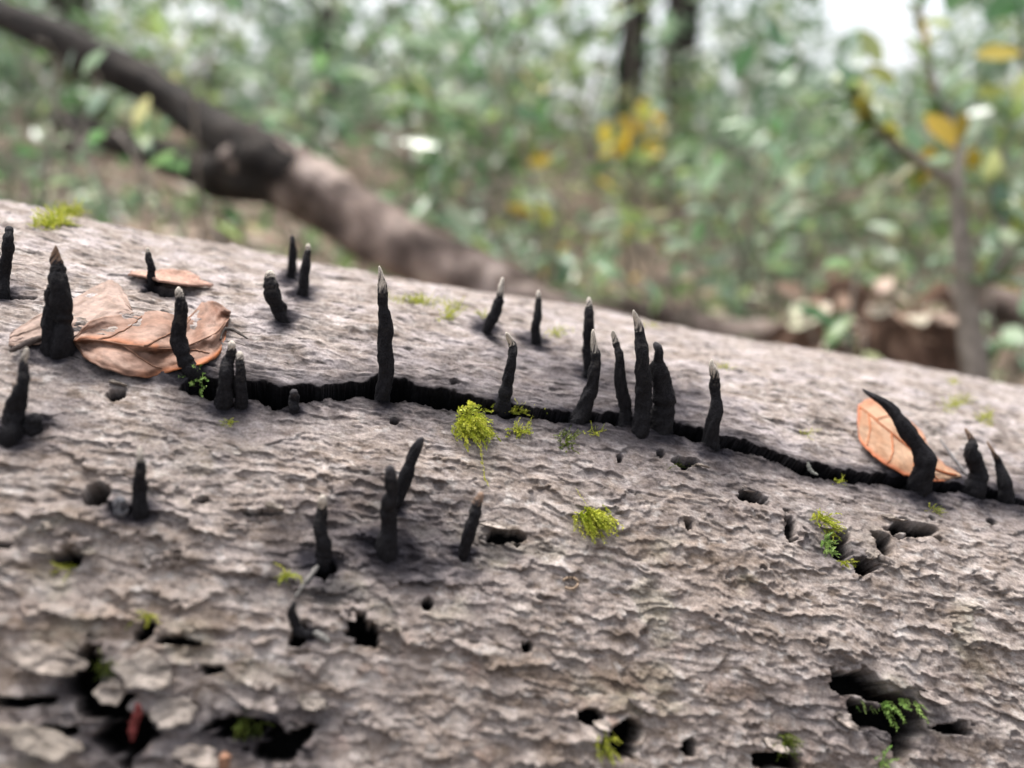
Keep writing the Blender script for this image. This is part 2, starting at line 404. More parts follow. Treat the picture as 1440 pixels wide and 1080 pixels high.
mixc(.45 * sstep(.25, .8, fbm(UU / 18, VV / 9, 4, 385)), [.40, .36, .335])
# black fungal crust along the crack and at the feet of the fungi
edge = np.clip(np.abs(cdist) - chw, 0, 99)
along = np.interp(UU, [uv_of(x, 600)[0] for x in (250, 330, 450, 560, 640, 760, 840, 1010, 1090, 1250, 1400)], [14, 13, 9, 9, 13, 12, 18, 15, 5, 7, 15])
nz = fbm(UU / 8, VV / 5, 4, 371)
cwin = sstep(crk[0, 0] - 14, crk[0, 0] + 12, UU + 5 * nz)
stain = cwin * (1 - sstep(0, 1, edge / np.maximum(along * (1 + .8 * nz), .5) - .1)) * .72
purple = cwin * (1 - sstep(0, 1, edge / np.maximum(along * 2.6 * (1 + .6 * nz), .5) - .2)) * .55
STAINS = [(F[1][0][0], F[1][0][1] - 2, F[1][0][2] * 1.25 + 4, F[1][0][2] * .75 + 4, 1.0) for F in FINGERS] + [
    (545,770,62,34,1),(570,792,80,30,.9),(450,795,36,30,1),(520,700,40,60,.4),(610,700,70,30,.35),(780,560,60,14,.5),(860,540,90,20,.55),(180,720,60,14,.5),(260,470,20,10,.4),(470,830,40,20,.6),(605,740,38,24,.55),(690,770,40,20,.5),(250,532,50,16,.9),(200,505,30,12,.7),
    (640,760,110,40,.35),(520,760,130,55,.45),(440,780,90,50,.4),(30,608,48,22,.9),(1388,692,60,16,1),(1320,690,40,10,.6),(395,448,26,9,.5),(930,575,60,26,.6),(965,560,30,16,.6),(120,520,50,22,.6),(330,575,50,18,.8),
    (880,620,60,14,.8),(820,606,50,12,.7),(700,600,50,14,.5),(1035,690,40,14,.4),(350,1035,90,40,.8),(430,1005,60,24,.5),(175,1040,60,45,.7),(120,955,50,45,.7),
    (1250,1010,70,45,.6),(195,722,30,9,.7),(655,782,24,10,.6),(1180,775,50,24,.5),(240,410,30,8,.8)]
for k, (px, py, a_, b_, s_) in enumerate(STAINS):
    cu, cv = uv_of(px, py); a1 = abs(uv_of(px + a_, py)[0] - cu); b1 = .5 * abs(uv_of(px, py + b_)[1] - uv_of(px, py - b_)[1])
    i0, i1 = np.searchsorted(U, [cu - a1 * 2, cu + a1 * 2]); j0, j1 = np.searchsorted(V, [cv - b1 * 2, cv + b1 * 2])
    d = np.hypot((UU[i0:i1, j0:j1] - cu) / a1, (VV[i0:i1, j0:j1] - cv) / b1) + .38 * nz[i0:i1, j0:j1]
    stain[i0:i1, j0:j1] = np.maximum(stain[i0:i1, j0:j1], s_ * .97 * (1 - sstep(.4, 1.25, d)))
    purple[i0:i1, j0:j1] = np.maximum(purple[i0:i1, j0:j1], s_ * .85 * (1 - sstep(.5, 1.75, d)))
for px, py, a_, b_, s_ in [(820,530,190,60,.75),(930,560,120,50,.8),(640,520,160,40,.5),(560,760,190,90,.7),(450,790,110,70,.6),(330,590,110,40,.7),(150,510,120,40,.6),
                          (1390,690,110,40,.8),(1010,640,120,30,.6),(860,625,130,30,.7),(690,600,90,26,.5),(60,600,90,50,.6),(250,1030,280,70,.55),(1230,1000,170,80,.4),(1130,720,120,40,.35),
                          (440,540,120,30,.6),(1250,690,140,24,.5),(400,440,60,24,.5),(10,410,60,30,.6),(200,720,70,26,.5)]:
    cu, cv = uv_of(px, py); a1 = abs(uv_of(px + a_, py)[0] - cu); b1 = .5 * abs(uv_of(px, py + b_)[1] - uv_of(px, py - b_)[1])
    d = np.hypot((UU - cu) / a1, (VV - cv) / b1) + .3 * nz + .12 * n2
    purple = np.maximum(purple, s_ * .95 * (1 - sstep(.2, 1.25, d)))
mixc(np.clip(purple, 0, 1), [.105, .095, .108])
mixc(.8 * sstep(.42, .62, fbm(UU / 13, VV / 3.2, 4, 391)) * (.4 + .6 * above), [.045, .040, .040])
mixc(np.clip(stain, 0, 1), [.022, .021, .026])
mixc(np.clip(hole * 1.1, 0, 1), [.004, .0035, .004])          # fungus-dark rotten wood, blackened further: the holes' shade put into the colour
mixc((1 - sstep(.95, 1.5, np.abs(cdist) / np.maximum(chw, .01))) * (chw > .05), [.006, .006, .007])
base = np.clip(base, .005, .7)

phiG = VV / (LR * 1000)
vshift = np.clip(plate, 0, 3) * .55 * farfade                # scales lean outwards and down: small overhangs
P3 = log_pt(UU / 1000, (VV + vshift) / (LR * 1000), LR + H / 1000)
nu, nv = UU.shape
idx = np.arange(nu * nv).reshape(nu, nv)
fc = np.stack([idx[:-1, :-1], idx[:-1, 1:], idx[1:, 1:], idx[1:, :-1]], -1).reshape(-1, 4)
log = empty('fallen_log', LC)
tag(log, 'big fallen log with scaly grey-brown bark, split by a long black crack', 'log')
org = np.asarray(LC)
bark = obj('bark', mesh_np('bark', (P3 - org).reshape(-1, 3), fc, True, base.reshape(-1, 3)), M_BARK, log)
for e_ in (0, -1):
    ringp = P3[e_] - org; c_ = ringp.mean(0)
    vs = [c_]; fs3 = []; nr = 90
    sel = np.linspace(0, nv - 1, nr, dtype=int)[:-1]
    for q in (.33, .66, .985):
        vs += [c_ + (ringp[s] - c_) * q + AX * (1 if e_ else -1) * (.004 * rng.random() + .002) for s in sel]
    m_ = len(sel); fs = []
    for s in range(m_):
        t_ = (s + 1) % m_
        fs3.append((0, 1 + s, 1 + t_))
        for q in (0, 1): fs.append((1 + q * m_ + s, 1 + (q + 1) * m_ + s, 1 + (q + 1) * m_ + t_, 1 + q * m_ + t_))
    obj('cut_end', mesh_np('cut_end', np.array(vs), [np.array(fs), np.array(fs3)], False), M_WOOD, log)

# loose bark flakes, each its own little plate lifted at one edge
def bark_flake(px, py, a_, b_, lift, rot, tint, par=log):
    p, n, d, u, v = hit(px, py, topmost=True)
    ta = AX; tv = np.cross(n, AX); tv = tv if tv[2] < 0 else -tv
    c, s = math.cos(rot), math.sin(rot); e1 = ta * c + tv * s; e2 = -ta * s + tv * c
    k = 44; rings = 5; vs = []; seed = rng.integers(1000)
    th = np.linspace(0, 2 * np.pi, k, endpoint=False)
    rr = 1 + .35 * perlin(np.cos(th) * 1.3 + seed, np.sin(th) * 1.3, 9) + .18 * perlin(np.cos(th) * 3.1 + seed, np.sin(th) * 3.1, 12) + .12 * perlin(np.cos(th) * 8 + seed, np.sin(th) * 8, 14)
    for side in (1, 0):
        for q in range(rings + 1):
            f = q / rings
            for i in range(k):
                x = math.cos(th[i]) * rr[i] * f * a_; y = math.sin(th[i]) * rr[i] * f * b_
                x, y = x * c - y * s, x * s + y * c
                uu_ = u + x * 1000; vv_ = v + y * 1000
                hh = max(bark_h(uu_, vv_), -1.0) * .5 + .5 * float(bark_h(u, v - b_ * 600) if bark_h(u, v - b_ * 600) > -3 else 0)
                z = hh * .001 + lift * .35 * max(0, y / b_ + .4) ** 1.5 + .0006 * float(perlin(uu_ / 3, vv_ / 2, 3)) + (.0011 if side else .0002)
                vs.append(log_pt(uu_ / 1000, vv_ / (LR * 1000), LR + z) - org)
    vs = np.array(vs); T = (rings + 1) * k; fs = []
    for side in (0, 1):
        for q in range(rings):
            for i in range(k):
                j = (i + 1) % k; A = side * T + q * k
                f = (A + i, A + k + i, A + k + j, A + j)
                fs.append(f if side == 0 else f[::-1])
    for i in range(k):
        j = (i + 1) % k; A = rings * k
        fs.append((A + i, T + A + i, T + A + j, A + j))
    col = np.clip(np.array(tint) * (1 + .5 * fbm(vs[:, 0] * 260, vs[:, 2] * 260, 4, 5))[:, None], .01, .7)
    o = obj('bark_flake', mesh_np('bark_flake', vs, np.array(fs), True, col), M_BARK, par)
    return o
taupe = (.30, .265, .245)
for px, py, aw, bw, lf, ro in [(205,945,46,30,.005,.1),(70,930,56,24,.006,.15),(160,972,22,24,.005,1.2),(60,1040,64,20,.005,.2),(245,1000,40,26,.006,-.1),
                               (548,880,24,11,.005,.2),(490,868,16,12,.005,.4),(905,993,28,9,.005,.3),(848,1020,16,10,.004,.1),(1188,1014,22,14,.005,.5),
                               (1310,982,34,11,.006,.3),(1255,730,28,8,.004,.2),(1160,742,14,9,.004,.6),(1226,780,12,14,.004,1.1),(360,985,44,14,.006,.2),
                               (440,988,28,12,.005,.1),(280,1062,44,15,.006,.1),(165,541,20,6,.003,.2),(122,775,20,8,.004,.3),(60,775,20,8,.003,.1),
                               (692,742,28,8,.004,.1),(385,713,22,6,.003,.2),(1050,691,15,6,.004,.3),(1090,1048,28,11,.005,.3),(985,657,20,5,.003,.2)]:
    sc_ = .27 / FPX
    bark_flake(px, py, aw * sc_ * .62, bw * sc_ * .62, lf * .7, ro, np.array(taupe) * rng.uniform(.75, 1.1) * np.array([1, 1 - .03 * rng.random(), 1 - .08 * rng.random()]))
pf = bark_flake(243, 398, 36 * .40 / FPX, 26 * .40 / FPX, .006, .1, (.40, .26, .21)); pf['label'] = 'pinkish lifted bark flake'

# ------------------------------------------------------------------ fungus fingers
def catmull(pts, n):
    pts = np.asarray(pts, float); m = len(pts)
    P = np.vstack([2 * pts[0] - pts[1], pts, 2 * pts[-1] - pts[-2]])
    t = np.linspace(0, m - 1, n); i = np.minimum(t.astype(int), m - 2); f = (t - i)[:, None]
    p0, p1, p2, p3 = P[i], P[i + 1], P[i + 2], P[i + 3]
    return .5 * (2 * p1 + (p2 - p0) * f + (2 * p0 - 5 * p1 + 4 * p2 - p3) * f * f + (3 * p1 - p0 - 3 * p2 + p3) * f ** 3)
def tube(path, rad, seg, noise=None):
    path = np.asarray(path); n = len(path)
    tan = np.gradient(path, axis=0); tan /= np.linalg.norm(tan, axis=1)[:, None] + 1e-12
    ref = np.array([1.0, 0.05, 0.02]) if abs(tan[:, 0]).mean() < .8 else np.array([0, .1, 1.0])
    a = np.cross(tan, ref); a /= np.linalg.norm(a, axis=1)[:, None]; b = np.cross(tan, a)
    th = np.linspace(0, 2 * np.pi, seg, endpoint=False)
    rr = np.asarray(rad)[:, None] * (np.ones((n, seg)) if noise is None else noise)
    v = path[:, None] + (a[:, None] * np.cos(th)[None, :, None] + b[:, None] * np.sin(th)[None, :, None]) * rr[..., None]
    idx = np.arange(n * seg).reshape(n, seg); nx = np.roll(idx, -1, 1)
    f = np.stack([idx[:-1], nx[:-1], nx[1:], idx[1:]], -1).reshape(-1, 4)
    return v.reshape(-1, 3), f
def cap(v, f, seg, n, end=True, start=True):
    f3 = []; v = list(v)
    if end:
        v.append(np.mean(v[(n - 1) * seg:n * seg], 0)); c = len(v) - 1
        f3 += [((n - 1) * seg + i, (n - 1) * seg + (i + 1) % seg, c) for i in range(seg)]
    if start:
        v.append(np.mean(v[:seg], 0)); c = len(v) - 1
        f3 += [((i + 1) % seg, i, c) for i in range(seg)]
    return np.array(v), [f, np.array(f3)]
TIPC = {0: (.045, .042, .045), 1: (.22, .15, .11), 2: (.50, .45, .39), 3: (.13, .13, .14)}
base_pts = []
for k, (label, pts, tk, tf) in enumerate(FINGERS):
    bx, by, bw = pts[0]
    p0, n0, d0, u0, v0 = hit(bx, by, topmost=True)
    hz = np.array([d0[0], d0[1], 0]); hz /= np.linalg.norm(hz)
    path = []; rad = []
    for i, (px, py, wd) in enumerate(pts):
        d = ray(px, py); off = rng.uniform(-.0015, .0015) if i else 0
        t = (p0 - CAM + hz * off).dot(hz) / d.dot(hz)
        path.append(CAM + d * t); rad.append(wd * t / FPX * .5)
    root = path[0] - n0 * .004 - np.array([0, 0, .003]) + hz * .002
    path = np.vstack([root, path]); rad = np.array([rad[0] * 1.12] + rad)
    n = 64; C = catmull(path, n); wg = np.linspace(0, 1, n); wsz = rad.max() * .32 * np.sin(np.pi * wg) ** .5
    C = C + RIGHT * (wsz * perlin(wg * 4.5 + k * 1.7, wg * 0, 31))[:, None] + hz * (wsz * perlin(wg * 4 + k * 2.3, wg * 0, 33))[:, None]; r = np.interp(np.linspace(0, len(path) - 1, n), np.arange(len(path)), rad)
    s = np.linspace(0, 1, n); Ln = np.linalg.norm(np.diff(C, axis=0), axis=1).sum()
    # knobbly joints: shallow pinches at irregular heights, more towards the tip
    kn = np.ones(n)
    for _ in range(int(rng.integers(5, 9))):
        q = rng.uniform(.25, .97); kn -= rng.uniform(.03, .15) * np.exp(-((s - q) / rng.uniform(.012, .03)) ** 2)
    kn *= 1 + .10 * perlin(s * 7 + k * 3.3, s * 0, 5) + .06 * perlin(s * 22 + k, s * 0, 7)
    r = r * kn; r[-3:] *= [.9, .72, .42]
    seg = 26; th = np.linspace(0, 2 * np.pi, seg, endpoint=False)
    SS, TT = np.meshgrid(s * Ln * 1000, th, indexing='ij')
    x = np.cos(TT) * 1.2; y = np.sin(TT) * 1.2
    ns = 1 + .20 * perlin(x + SS / 7 + k * 5, y + SS / 11, 2) + .11 * perlin(x * 3 + SS / 2.2, y * 3 + SS / 3 + k * 3, 4) + .07 * perlin(x * 7 + SS, y * 7 - SS * .7 + k, 6)
    flare = np.exp(-np.maximum(0, s - .04) * 26) * .18
    ns = ns * (1 + flare[:, None] * (1 + .5 * perlin(x * 1.5 + k, y * 1.5, 8)))
    v, f = tube(C, r, seg, ns)
    root_o = empty('fungus_finger', p0); tag(root_o, label, 'fungus', 'black fungus fingers growing on the log')
    nb = max(4, int(n * (1 - tf)))
    hv = np.repeat(s, seg)
    ang = np.tile(th, n)
    dust = sstep(.55, 1.0, hv + .25 * perlin(np.cos(ang) * 2 + k, hv * 14, 9)) * (.12 if tk == 0 else .55)
    mott = 1 + .35 * perlin(np.cos(ang) * 2 + hv * 30, np.sin(ang) * 2 + k * 4, 3)
    dark = np.array([.0155, .0150, .0170]); col = dark * mott[:, None]
    col = col + (np.array([.16, .145, .13]) - col) * np.clip(dust, 0, 1)[:, None] * (perlin(np.cos(ang) * 4 + k, hv * 40, 11) > .05)[:, None] * .6
    if tk == 3: col = col * 0 + np.array(TIPC[3]) * mott[:, None]
    vb = v[:nb * seg] - p0; fb = f[(f < nb * seg).all(1)]
    vb2, fb2 = cap(vb, fb, seg, nb, end=False)
    cb = np.vstack([col[:nb * seg], col[:1]])
    obj('stalk', mesh_np('stalk', vb2, fb2, True, np.clip(cb, .003, .6)), M_FUNG, root_o)
    m0 = nb - 1; vt = v[m0 * seg:] - p0; nt_ = n - m0
    idx_ = np.arange(nt_ * seg).reshape(nt_, seg); nx = np.roll(idx_, -1, 1)
    ft = np.stack([idx_[:-1], nx[:-1], nx[1:], idx_[1:]], -1).reshape(-1, 4)
    vt2, ft2 = cap(vt, ft, seg, nt_, start=False)
    tt = np.repeat(np.linspace(0, 1, nt_), seg); an = np.tile(th, nt_)
    mk = sstep(-.25, .35, perlin(np.cos(an) * 2.5 + k * 2, tt * 5 + np.sin(an) * 2, 13) + tt * 1.3 - .25)
    ct = dark * 1.6 + (np.array(TIPC[tk]) - dark * 1.6) * mk[:, None]
    ct = np.vstack([ct, ct[-1:]])
    obj('tip', mesh_np('tip', vt2, ft2, True, np.clip(ct, .003, .6)), M_TIP, root_o)
    base_pts.append(p0)

# ------------------------------------------------------------------ dead leaves on the log
def leaf_patch(name, top, bot, liftf, cols, veins=None, n=70, m=34, th=.00035, seed=0, smooth=True, amp=.0012):
    """a leaf between two traced outline curves (pixels), laid on the bark and lifted off it by liftf(s,t) metres"""
    T = catmull(np.array(top, float), n); B = catmull(np.array(bot, float), n)
    s = np.linspace(0, 1, n)
    T[:, 1] += 1.6 * perlin(s * 26, s * 0 + seed, 2); B[:, 1] += 1.6 * perlin(s * 26, s * 0 + seed, 3)
    top_v = np.empty((n, m, 3)); nr = np.empty((n, m, 3))
    ST = np.empty((n, m, 2))
    for i in range(n):
        for j in range(m):
            t = j / (m - 1); q = T[i] * (1 - t) + B[i] * t
            p, nn, d, u, v = hit(q[0], q[1], smooth=True)
            lf = liftf(s[i], t) + amp * float(fbm(np.array(s[i] * 6), np.array(t * 3.5 + seed), 3, 17 + seed))
            top_v[i, j] = p - d * max(lf, .0006); nr[i, j] = nn; ST[i, j] = s[i], t
    o0 = top_v[n // 2, m - 1].copy()
    vs = np.vstack([(top_v - o0).reshape(-1, 3), (top_v - o0 - nr * th).reshape(-1, 3)])
    idx = np.arange(n * m).reshape(n, m); N = n * m
    f1 = np.stack([idx[:-1, :-1], idx[:-1, 1:], idx[1:, 1:], idx[1:, :-1]], -1).reshape(-1, 4)
    f2 = f1[:, ::-1] + N
    rim = []
    loop = list(idx[:, 0]) + list(idx[-1, 1:]) + list(idx[::-1, -1][1:]) + list(idx[0, ::-1][1:-1])
    for a, b in zip(loop, loop[1:] + loop[:1]): rim.append((a, b, b + N, a + N))
    c = cols(ST[..., 0], ST[..., 1]).reshape(-1, 3)
    me = mesh_np(name, vs, [f1, f2, np.array(rim)], True, np.clip(np.vstack([c, c * .8]), .01, .8))
    o = obj(name, me, M_DEAD); o.location = o0
    return o, top_v, nr
def mixn(a, b, f): return np.asarray(a) * (1 - f[..., None]) + np.asarray(b) * f[..., None]
def vein_line(root, top_v, nr, line, r0, r1, name='vein', col=(.16, .085, .05)):
    n, m, _ = top_v.shape
    q = catmull(np.array(line, float), 26)
    pts = []
    for s, t in q:
        i = min(int(s * (n - 1)), n - 1); j = min(int(t * (m - 1)), m - 1)
        pts.append(top_v[i, j] + nr[i, j] * .0002)
    pts = np.array(pts); pts[1:-1] = (pts[:-2] + pts[1:-1] * 2 + pts[2:]) / 4
    v, f = tube(pts - np.array(root.location), np.linspace(r0, r1, len(pts)), 6)
    v, f = cap(v, f, 6, len(pts))
    return obj(name, mesh_np(name, v, f, True, np.tile(col, (len(v), 1))), M_TWIG, root)

def big_cols(s, t):
    c = mixn([.22, .122, .085], [.31, .20, .155], sstep(-.4, .6, fbm(s * 5, t * 3, 3, 51)))
    c = mixn(c, [.20, .09, .06], .7 * sstep(.55, 1, s) * sstep(-.2, .5, fbm(s * 7, t * 5, 3, 55)))
    c = mixn(c, [.46, .14, .04], .75 * sstep(.86, .98, t) * sstep(.3, .6, s))
    c = mixn(c, [.40, .13, .045], .6 * np.exp(-((t - .42 - .25 * s) / .05) ** 2) * (s < .45))
    c = mixn(c, [.05, .03, .025], .8 * sstep(.62, .9, fbm(s * 6, t * 5, 3, 59)))
    c = mixn(c, [.10, .055, .04], .55 * sstep(.25, .6, fbm(s * 16, t * 11, 3, 53)))
    return c
fold = lambda s, t: .003 + .004 * math.exp(-((t - .42 - .25 * s) / .10) ** 2) + .005 * max(0, s - .6) / .4 * (1 - t) + .0025 * math.sin(s * 15 + t * 4)
bl, tv_, nr_ = leaf_patch('dead_leaf', [(103,476),(130,450),(180,440),(225,438),(262,446),(285,425),(302,424),(325,437)],
                          [(104,482),(122,505),(160,522),(205,530),(250,519),(290,510),(312,492),(321,452)], fold, big_cols, seed=3, amp=.0022)
tag(bl, 'large crumpled reddish-brown dead leaf lying on the bark behind a curved fungus', 'leaf')
for line in ([(.02, .5), (.3, .55), (.6, .62), (.95, .6)], [(.2, .52), (.3, .3), (.36, .08)], [(.4, .57), (.5, .35), (.62, .1)], [(.3, .55), (.4, .75), (.5, .92)], [(.55, .6), (.66, .75), (.75, .9)]):
    vein_line(bl, tv_, nr_, line, .00045, .0002, col=(.20, .11, .075))
def pale_cols(s, t):
    c = mixn([.34, .245, .205], [.25, .175, .14], sstep(-.3, .5, fbm(s * 5, t * 4, 3, 61)))
    return mixn(c, [.22, .13, .10], .6 * sstep(.4, .8, fbm(s * 8, t * 6, 3, 65)))
pl, *_ = leaf_patch('dead_leaf', [(14,468),(45,448),(95,424),(140,400),(158,394),(176,412),(186,436)],
                    [(12,486),(45,484),(80,478),(110,470),(140,452),(162,444),(188,440)], lambda s, t: .0018 + .001 * math.sin(s * 11), pale_cols, seed=8, amp=.001)
tag(pl, 'faded pinkish torn leaf remnant plastered flat on the bark behind the broad fungus', 'leaf')
def org_cols(s, t):
    c = mixn([.36, .205, .125], [.44, .285, .19], sstep(-.4, .5, fbm(s * 4, t * 3, 3, 71)))
    c = mixn(c, [.50, .13, .05], .8 * np.maximum(sstep(.88, 1, t), 1 - sstep(.0, .1, s)))
    c = mixn(c, [.42, .16, .09], .6 * (1 - sstep(.0, .2, t)))
    return c
ol, tv_, nr_ = leaf_patch('dead_leaf', [(1207,570),(1222,560),(1243,566),(1275,588),(1297,608),(1307,628),(1325,650),(1352,668)],
                          [(1206,592),(1210,620),(1228,640),(1250,656),(1272,668),(1296,674),(1325,677),(1352,671)],
                          lambda s, t: .0015 + .0075 * (1 - s) ** .8 * (.55 + .45 * t) + .0016 * math.sin(t * 3.1), org_cols, seed=13, amp=.0007)
tag(ol, 'bright orange-tan leaf with clear veins propped behind the arching fungus at the crack', 'leaf')
vein_line(ol, tv_, nr_, [(.02, .25), (.3, .42), (.6, .5), (.97, .6)], .0005, .0007, col=(.30, .10, .045))
for line in ([(.18, .35), (.22, .6), (.22, .95)], [(.38, .45), (.42, .7), (.42, .97)], [(.58, .5), (.62, .72), (.64, .96)], [(.25, .4), (.34, .2), (.44, .02)],
             [(.45, .47), (.55, .25), (.64, .04)], [(.64, .5), (.72, .3), (.8, .08)], [(.76, .54), (.8, .75), (.83, .95)]):
    vein_line(ol, tv_, nr_, line, .00038, .0002, col=(.36, .13, .06))

def small_strip(name, label, cat, pxs, wpx, col, lift=.001, mat=M_DEAD):
    pts = []
    for px, py in pxs:
        p, n, d, *_ = hit(px, py, topmost=True); pts.append(p - d * lift)
    pts = catmull(np.array(pts), 24); o0 = pts[0].copy(); dep = np.linalg.norm(o0 - CAM)
    s = np.linspace(0, 1, 24); r = wpx * dep / FPX * .5 * (.35 + .65 * np.sin(np.pi * np.clip(s * .9 + .08, 0, 1))) * (1 + .5 * perlin(s * 11, s * 0 + pxs[0][0], 3))
    sg = 10; thn = np.linspace(0, 2 * np.pi, sg, endpoint=False)
    ns = (1 + .15 * perlin(np.repeat(s[:, None] * 9, sg, 1), np.tile(np.cos(thn), (24, 1)), 6))
    v, f = tube(pts - o0, r, sg, ns); v, f = cap(v, f, sg, 24)
    o = obj(name, mesh_np(name, v, f, True, np.clip(np.array(col) * (1 + .3 * perlin(v[:, 0] * 300, v[:, 2] * 300, 3))[:, None], .01, .8)), mat)
    o.location = o0; return tag(o, label, cat)
small_strip('leaf_scrap', 'small dark red leaf scrap stuck upright in the ragged bark hollow', 'leaf', [(186,1042),(188,1020),(194,1002),(193,990)], 10, (.13, .028, .026), .004)
small_strip('leaf_scrap', 'small orange-brown leaf scrap wedged under loose dark bark', 'leaf', [(312,1084),(316,1070),(314,1058)], 15, (.26, .14, .09), .003)
small_strip('twig', 'short pale lichen-covered twig below a white-tipped fungus', 'twig', [(452,786),(440,805),(425,825),(414,842)], 7, (.17, .16, .15), .001, M_TWIG)
small_strip('twig', 'pale grey broken twig end beside the small hooked fungus', 'twig', [(440,888),(455,897),(464,905)], 9, (.17, .165, .155), .001, M_TWIG)
small_strip('twig', 'thin dark twig poking out under the broad doubled fungus', 'twig', [(14,494),(40,482),(66,472)], 8, (.07, .055, .05), .003, M_TWIG)
small_strip('twig', 'thin curled dark stem above the frayed fungus at the crack end', 'twig', [(310,478),(314,464),(328,464),(348,476)], 5, (.07, .06, .055), .004, M_TWIG)
small_strip('twig', 'hair-thin grey stem lying beside the squat wispy-tipped fungus', 'twig', [(1322,618),(1338,640),(1352,658),(1360,668)], 3.5, (.16, .15, .15), .002, M_TWIG)
small_strip('twig', 'tiny pale stem bridging the crack left of the orange leaf', 'twig', [(1136,650),(1140,662),(1150,668)], 5, (.2, .2, .18), .001, M_TWIG)
# curled seed shell
pts = []
for i in range(22):
    a = -2.6 + 4.9 * i / 21; px = 802 + 11 * math.cos(a); py = 820 + 8 * math.sin(a)
    p, n, d, *_ = hit(px, py, topmost=True); pts.append(p - d * .0012)
pts = np.array(pts); o0 = pts[0].copy(); v, f = tube(pts - o0, np.full(22, .00045), 8); v, f = cap(v, f, 8, 22)
o = obj('seed_shell', mesh_np('seed_shell', v, f, True, np.tile((.27, .20, .145), (len(v), 1))), M_TWIG); o.location = o0
tag(o, 'tiny curled tan seed shell lying on the scaly bark', 'seed')

# ------------------------------------------------------------------ moss clumps
def moss(name, label, px, py, rx, ry, nfr, length, droop, c1=(.20, .26, .03), c2=(.36, .38, .06), strands=(), leafy=1.0, inset=0):
    p0, n0, d0, *_ = hit(px, py, topmost=True)
    down = np.array([0, 0, -1.0])
    vs, fs, cs = [], [], []
    def frond(p, dirv, ln, c, nl=None):
        nl = n0 if nl is None else nl; down = np.array([0, 0, -1.0]) + nl * nl[2] + nl * .12      # hangs along the bark
        nsg = 11; pts = [p]; dv = dirv / np.linalg.norm(dirv)
        for i in range(nsg):
            dv = dv + down * droop * .16 + rng.normal(0, .10, 3); dv /= np.linalg.norm(dv)
            pts.append(pts[-1] + dv * ln / nsg)
        pts = np.array(pts)
        for i in range(nsg):
            a, b = pts[i], pts[i + 1]; t = b - a; t /= np.linalg.norm(t) + 1e-9
            tp = 1 - .55 * (i / nsg)
            for k in range(3):                                # whorl of tiny pointed leaflets
                sd_ = np.cross(t, rng.normal(0, 1, 3)); sd_ /= np.linalg.norm(sd_) + 1e-9
                tipv = a + t * ln * .17 * tp + sd_ * ln * .12 * tp * leafy
                w_ = np.cross(t, sd_) * ln * .036 * tp * leafy
                k0 = len(vs); m_ = (a + tipv) / 2
                vs.extend([a, m_ + w_, tipv, m_ - w_]); fs.append((k0, k0 + 1, k0 + 2, k0 + 3))
                cc = c * rng.uniform(.75, 1.25); cs.extend([cc * .8, cc, cc * 1.1, cc])
    sk = rng.normal(0, .5); lob = rng.uniform(0, 6.28)
    for _ in range(nfr):
        a = rng.uniform(0, 2 * np.pi); q = math.sqrt(rng.random())
        ql = q * (1 + .45 * math.sin(2 * a + lob) + .3 * math.sin(5 * a + lob * 2)); x, y = px + rx * ql * math.cos(a), py + ry * ql * math.sin(a) + sk * ry * .6 * math.cos(a)
        p, n, d, *_ = hit(x, y, topmost=not inset)
        tg = AX * rng.normal(0, 1) + np.cross(AX, n) * rng.normal(0, .7)
        if q > .45 and perlin(np.array(x / 6.0), np.array(y / 5.0), 44) < -.1: continue
        dirv = n * .5 + tg * .6 + (down + n * n[2]) * droop * .4
        f = rng.random(); c = np.array(c1) * (1 - f) + np.array(c2) * f
        frond(p - n * .0005, dirv, length * rng.uniform(.35, 1.35) * (1.1 - .4 * q), c, n)
    for line in strands:
        P = np.array([(lambda h_: h_[0] + h_[1] * .0015)(hit(x, y, topmost=True)) for x, y in line]); P = catmull(P, 9)
        for i in range(8):
            frond(P[i], P[i + 1] - P[i] + n0 * .0004, np.linalg.norm(P[i + 1] - P[i]) * 1.6, np.array(c2))
    me = mesh_np(name, np.array(vs) - p0, np.array(fs), False, np.clip(np.array(cs), 0, .8))
    o = obj(name, me, M_MOSS); o.location = p0
    return tag(o, label, 'moss', 'moss clumps on the log')
Y1, Y2 = (.26, .32, .025), (.52, .52, .08)
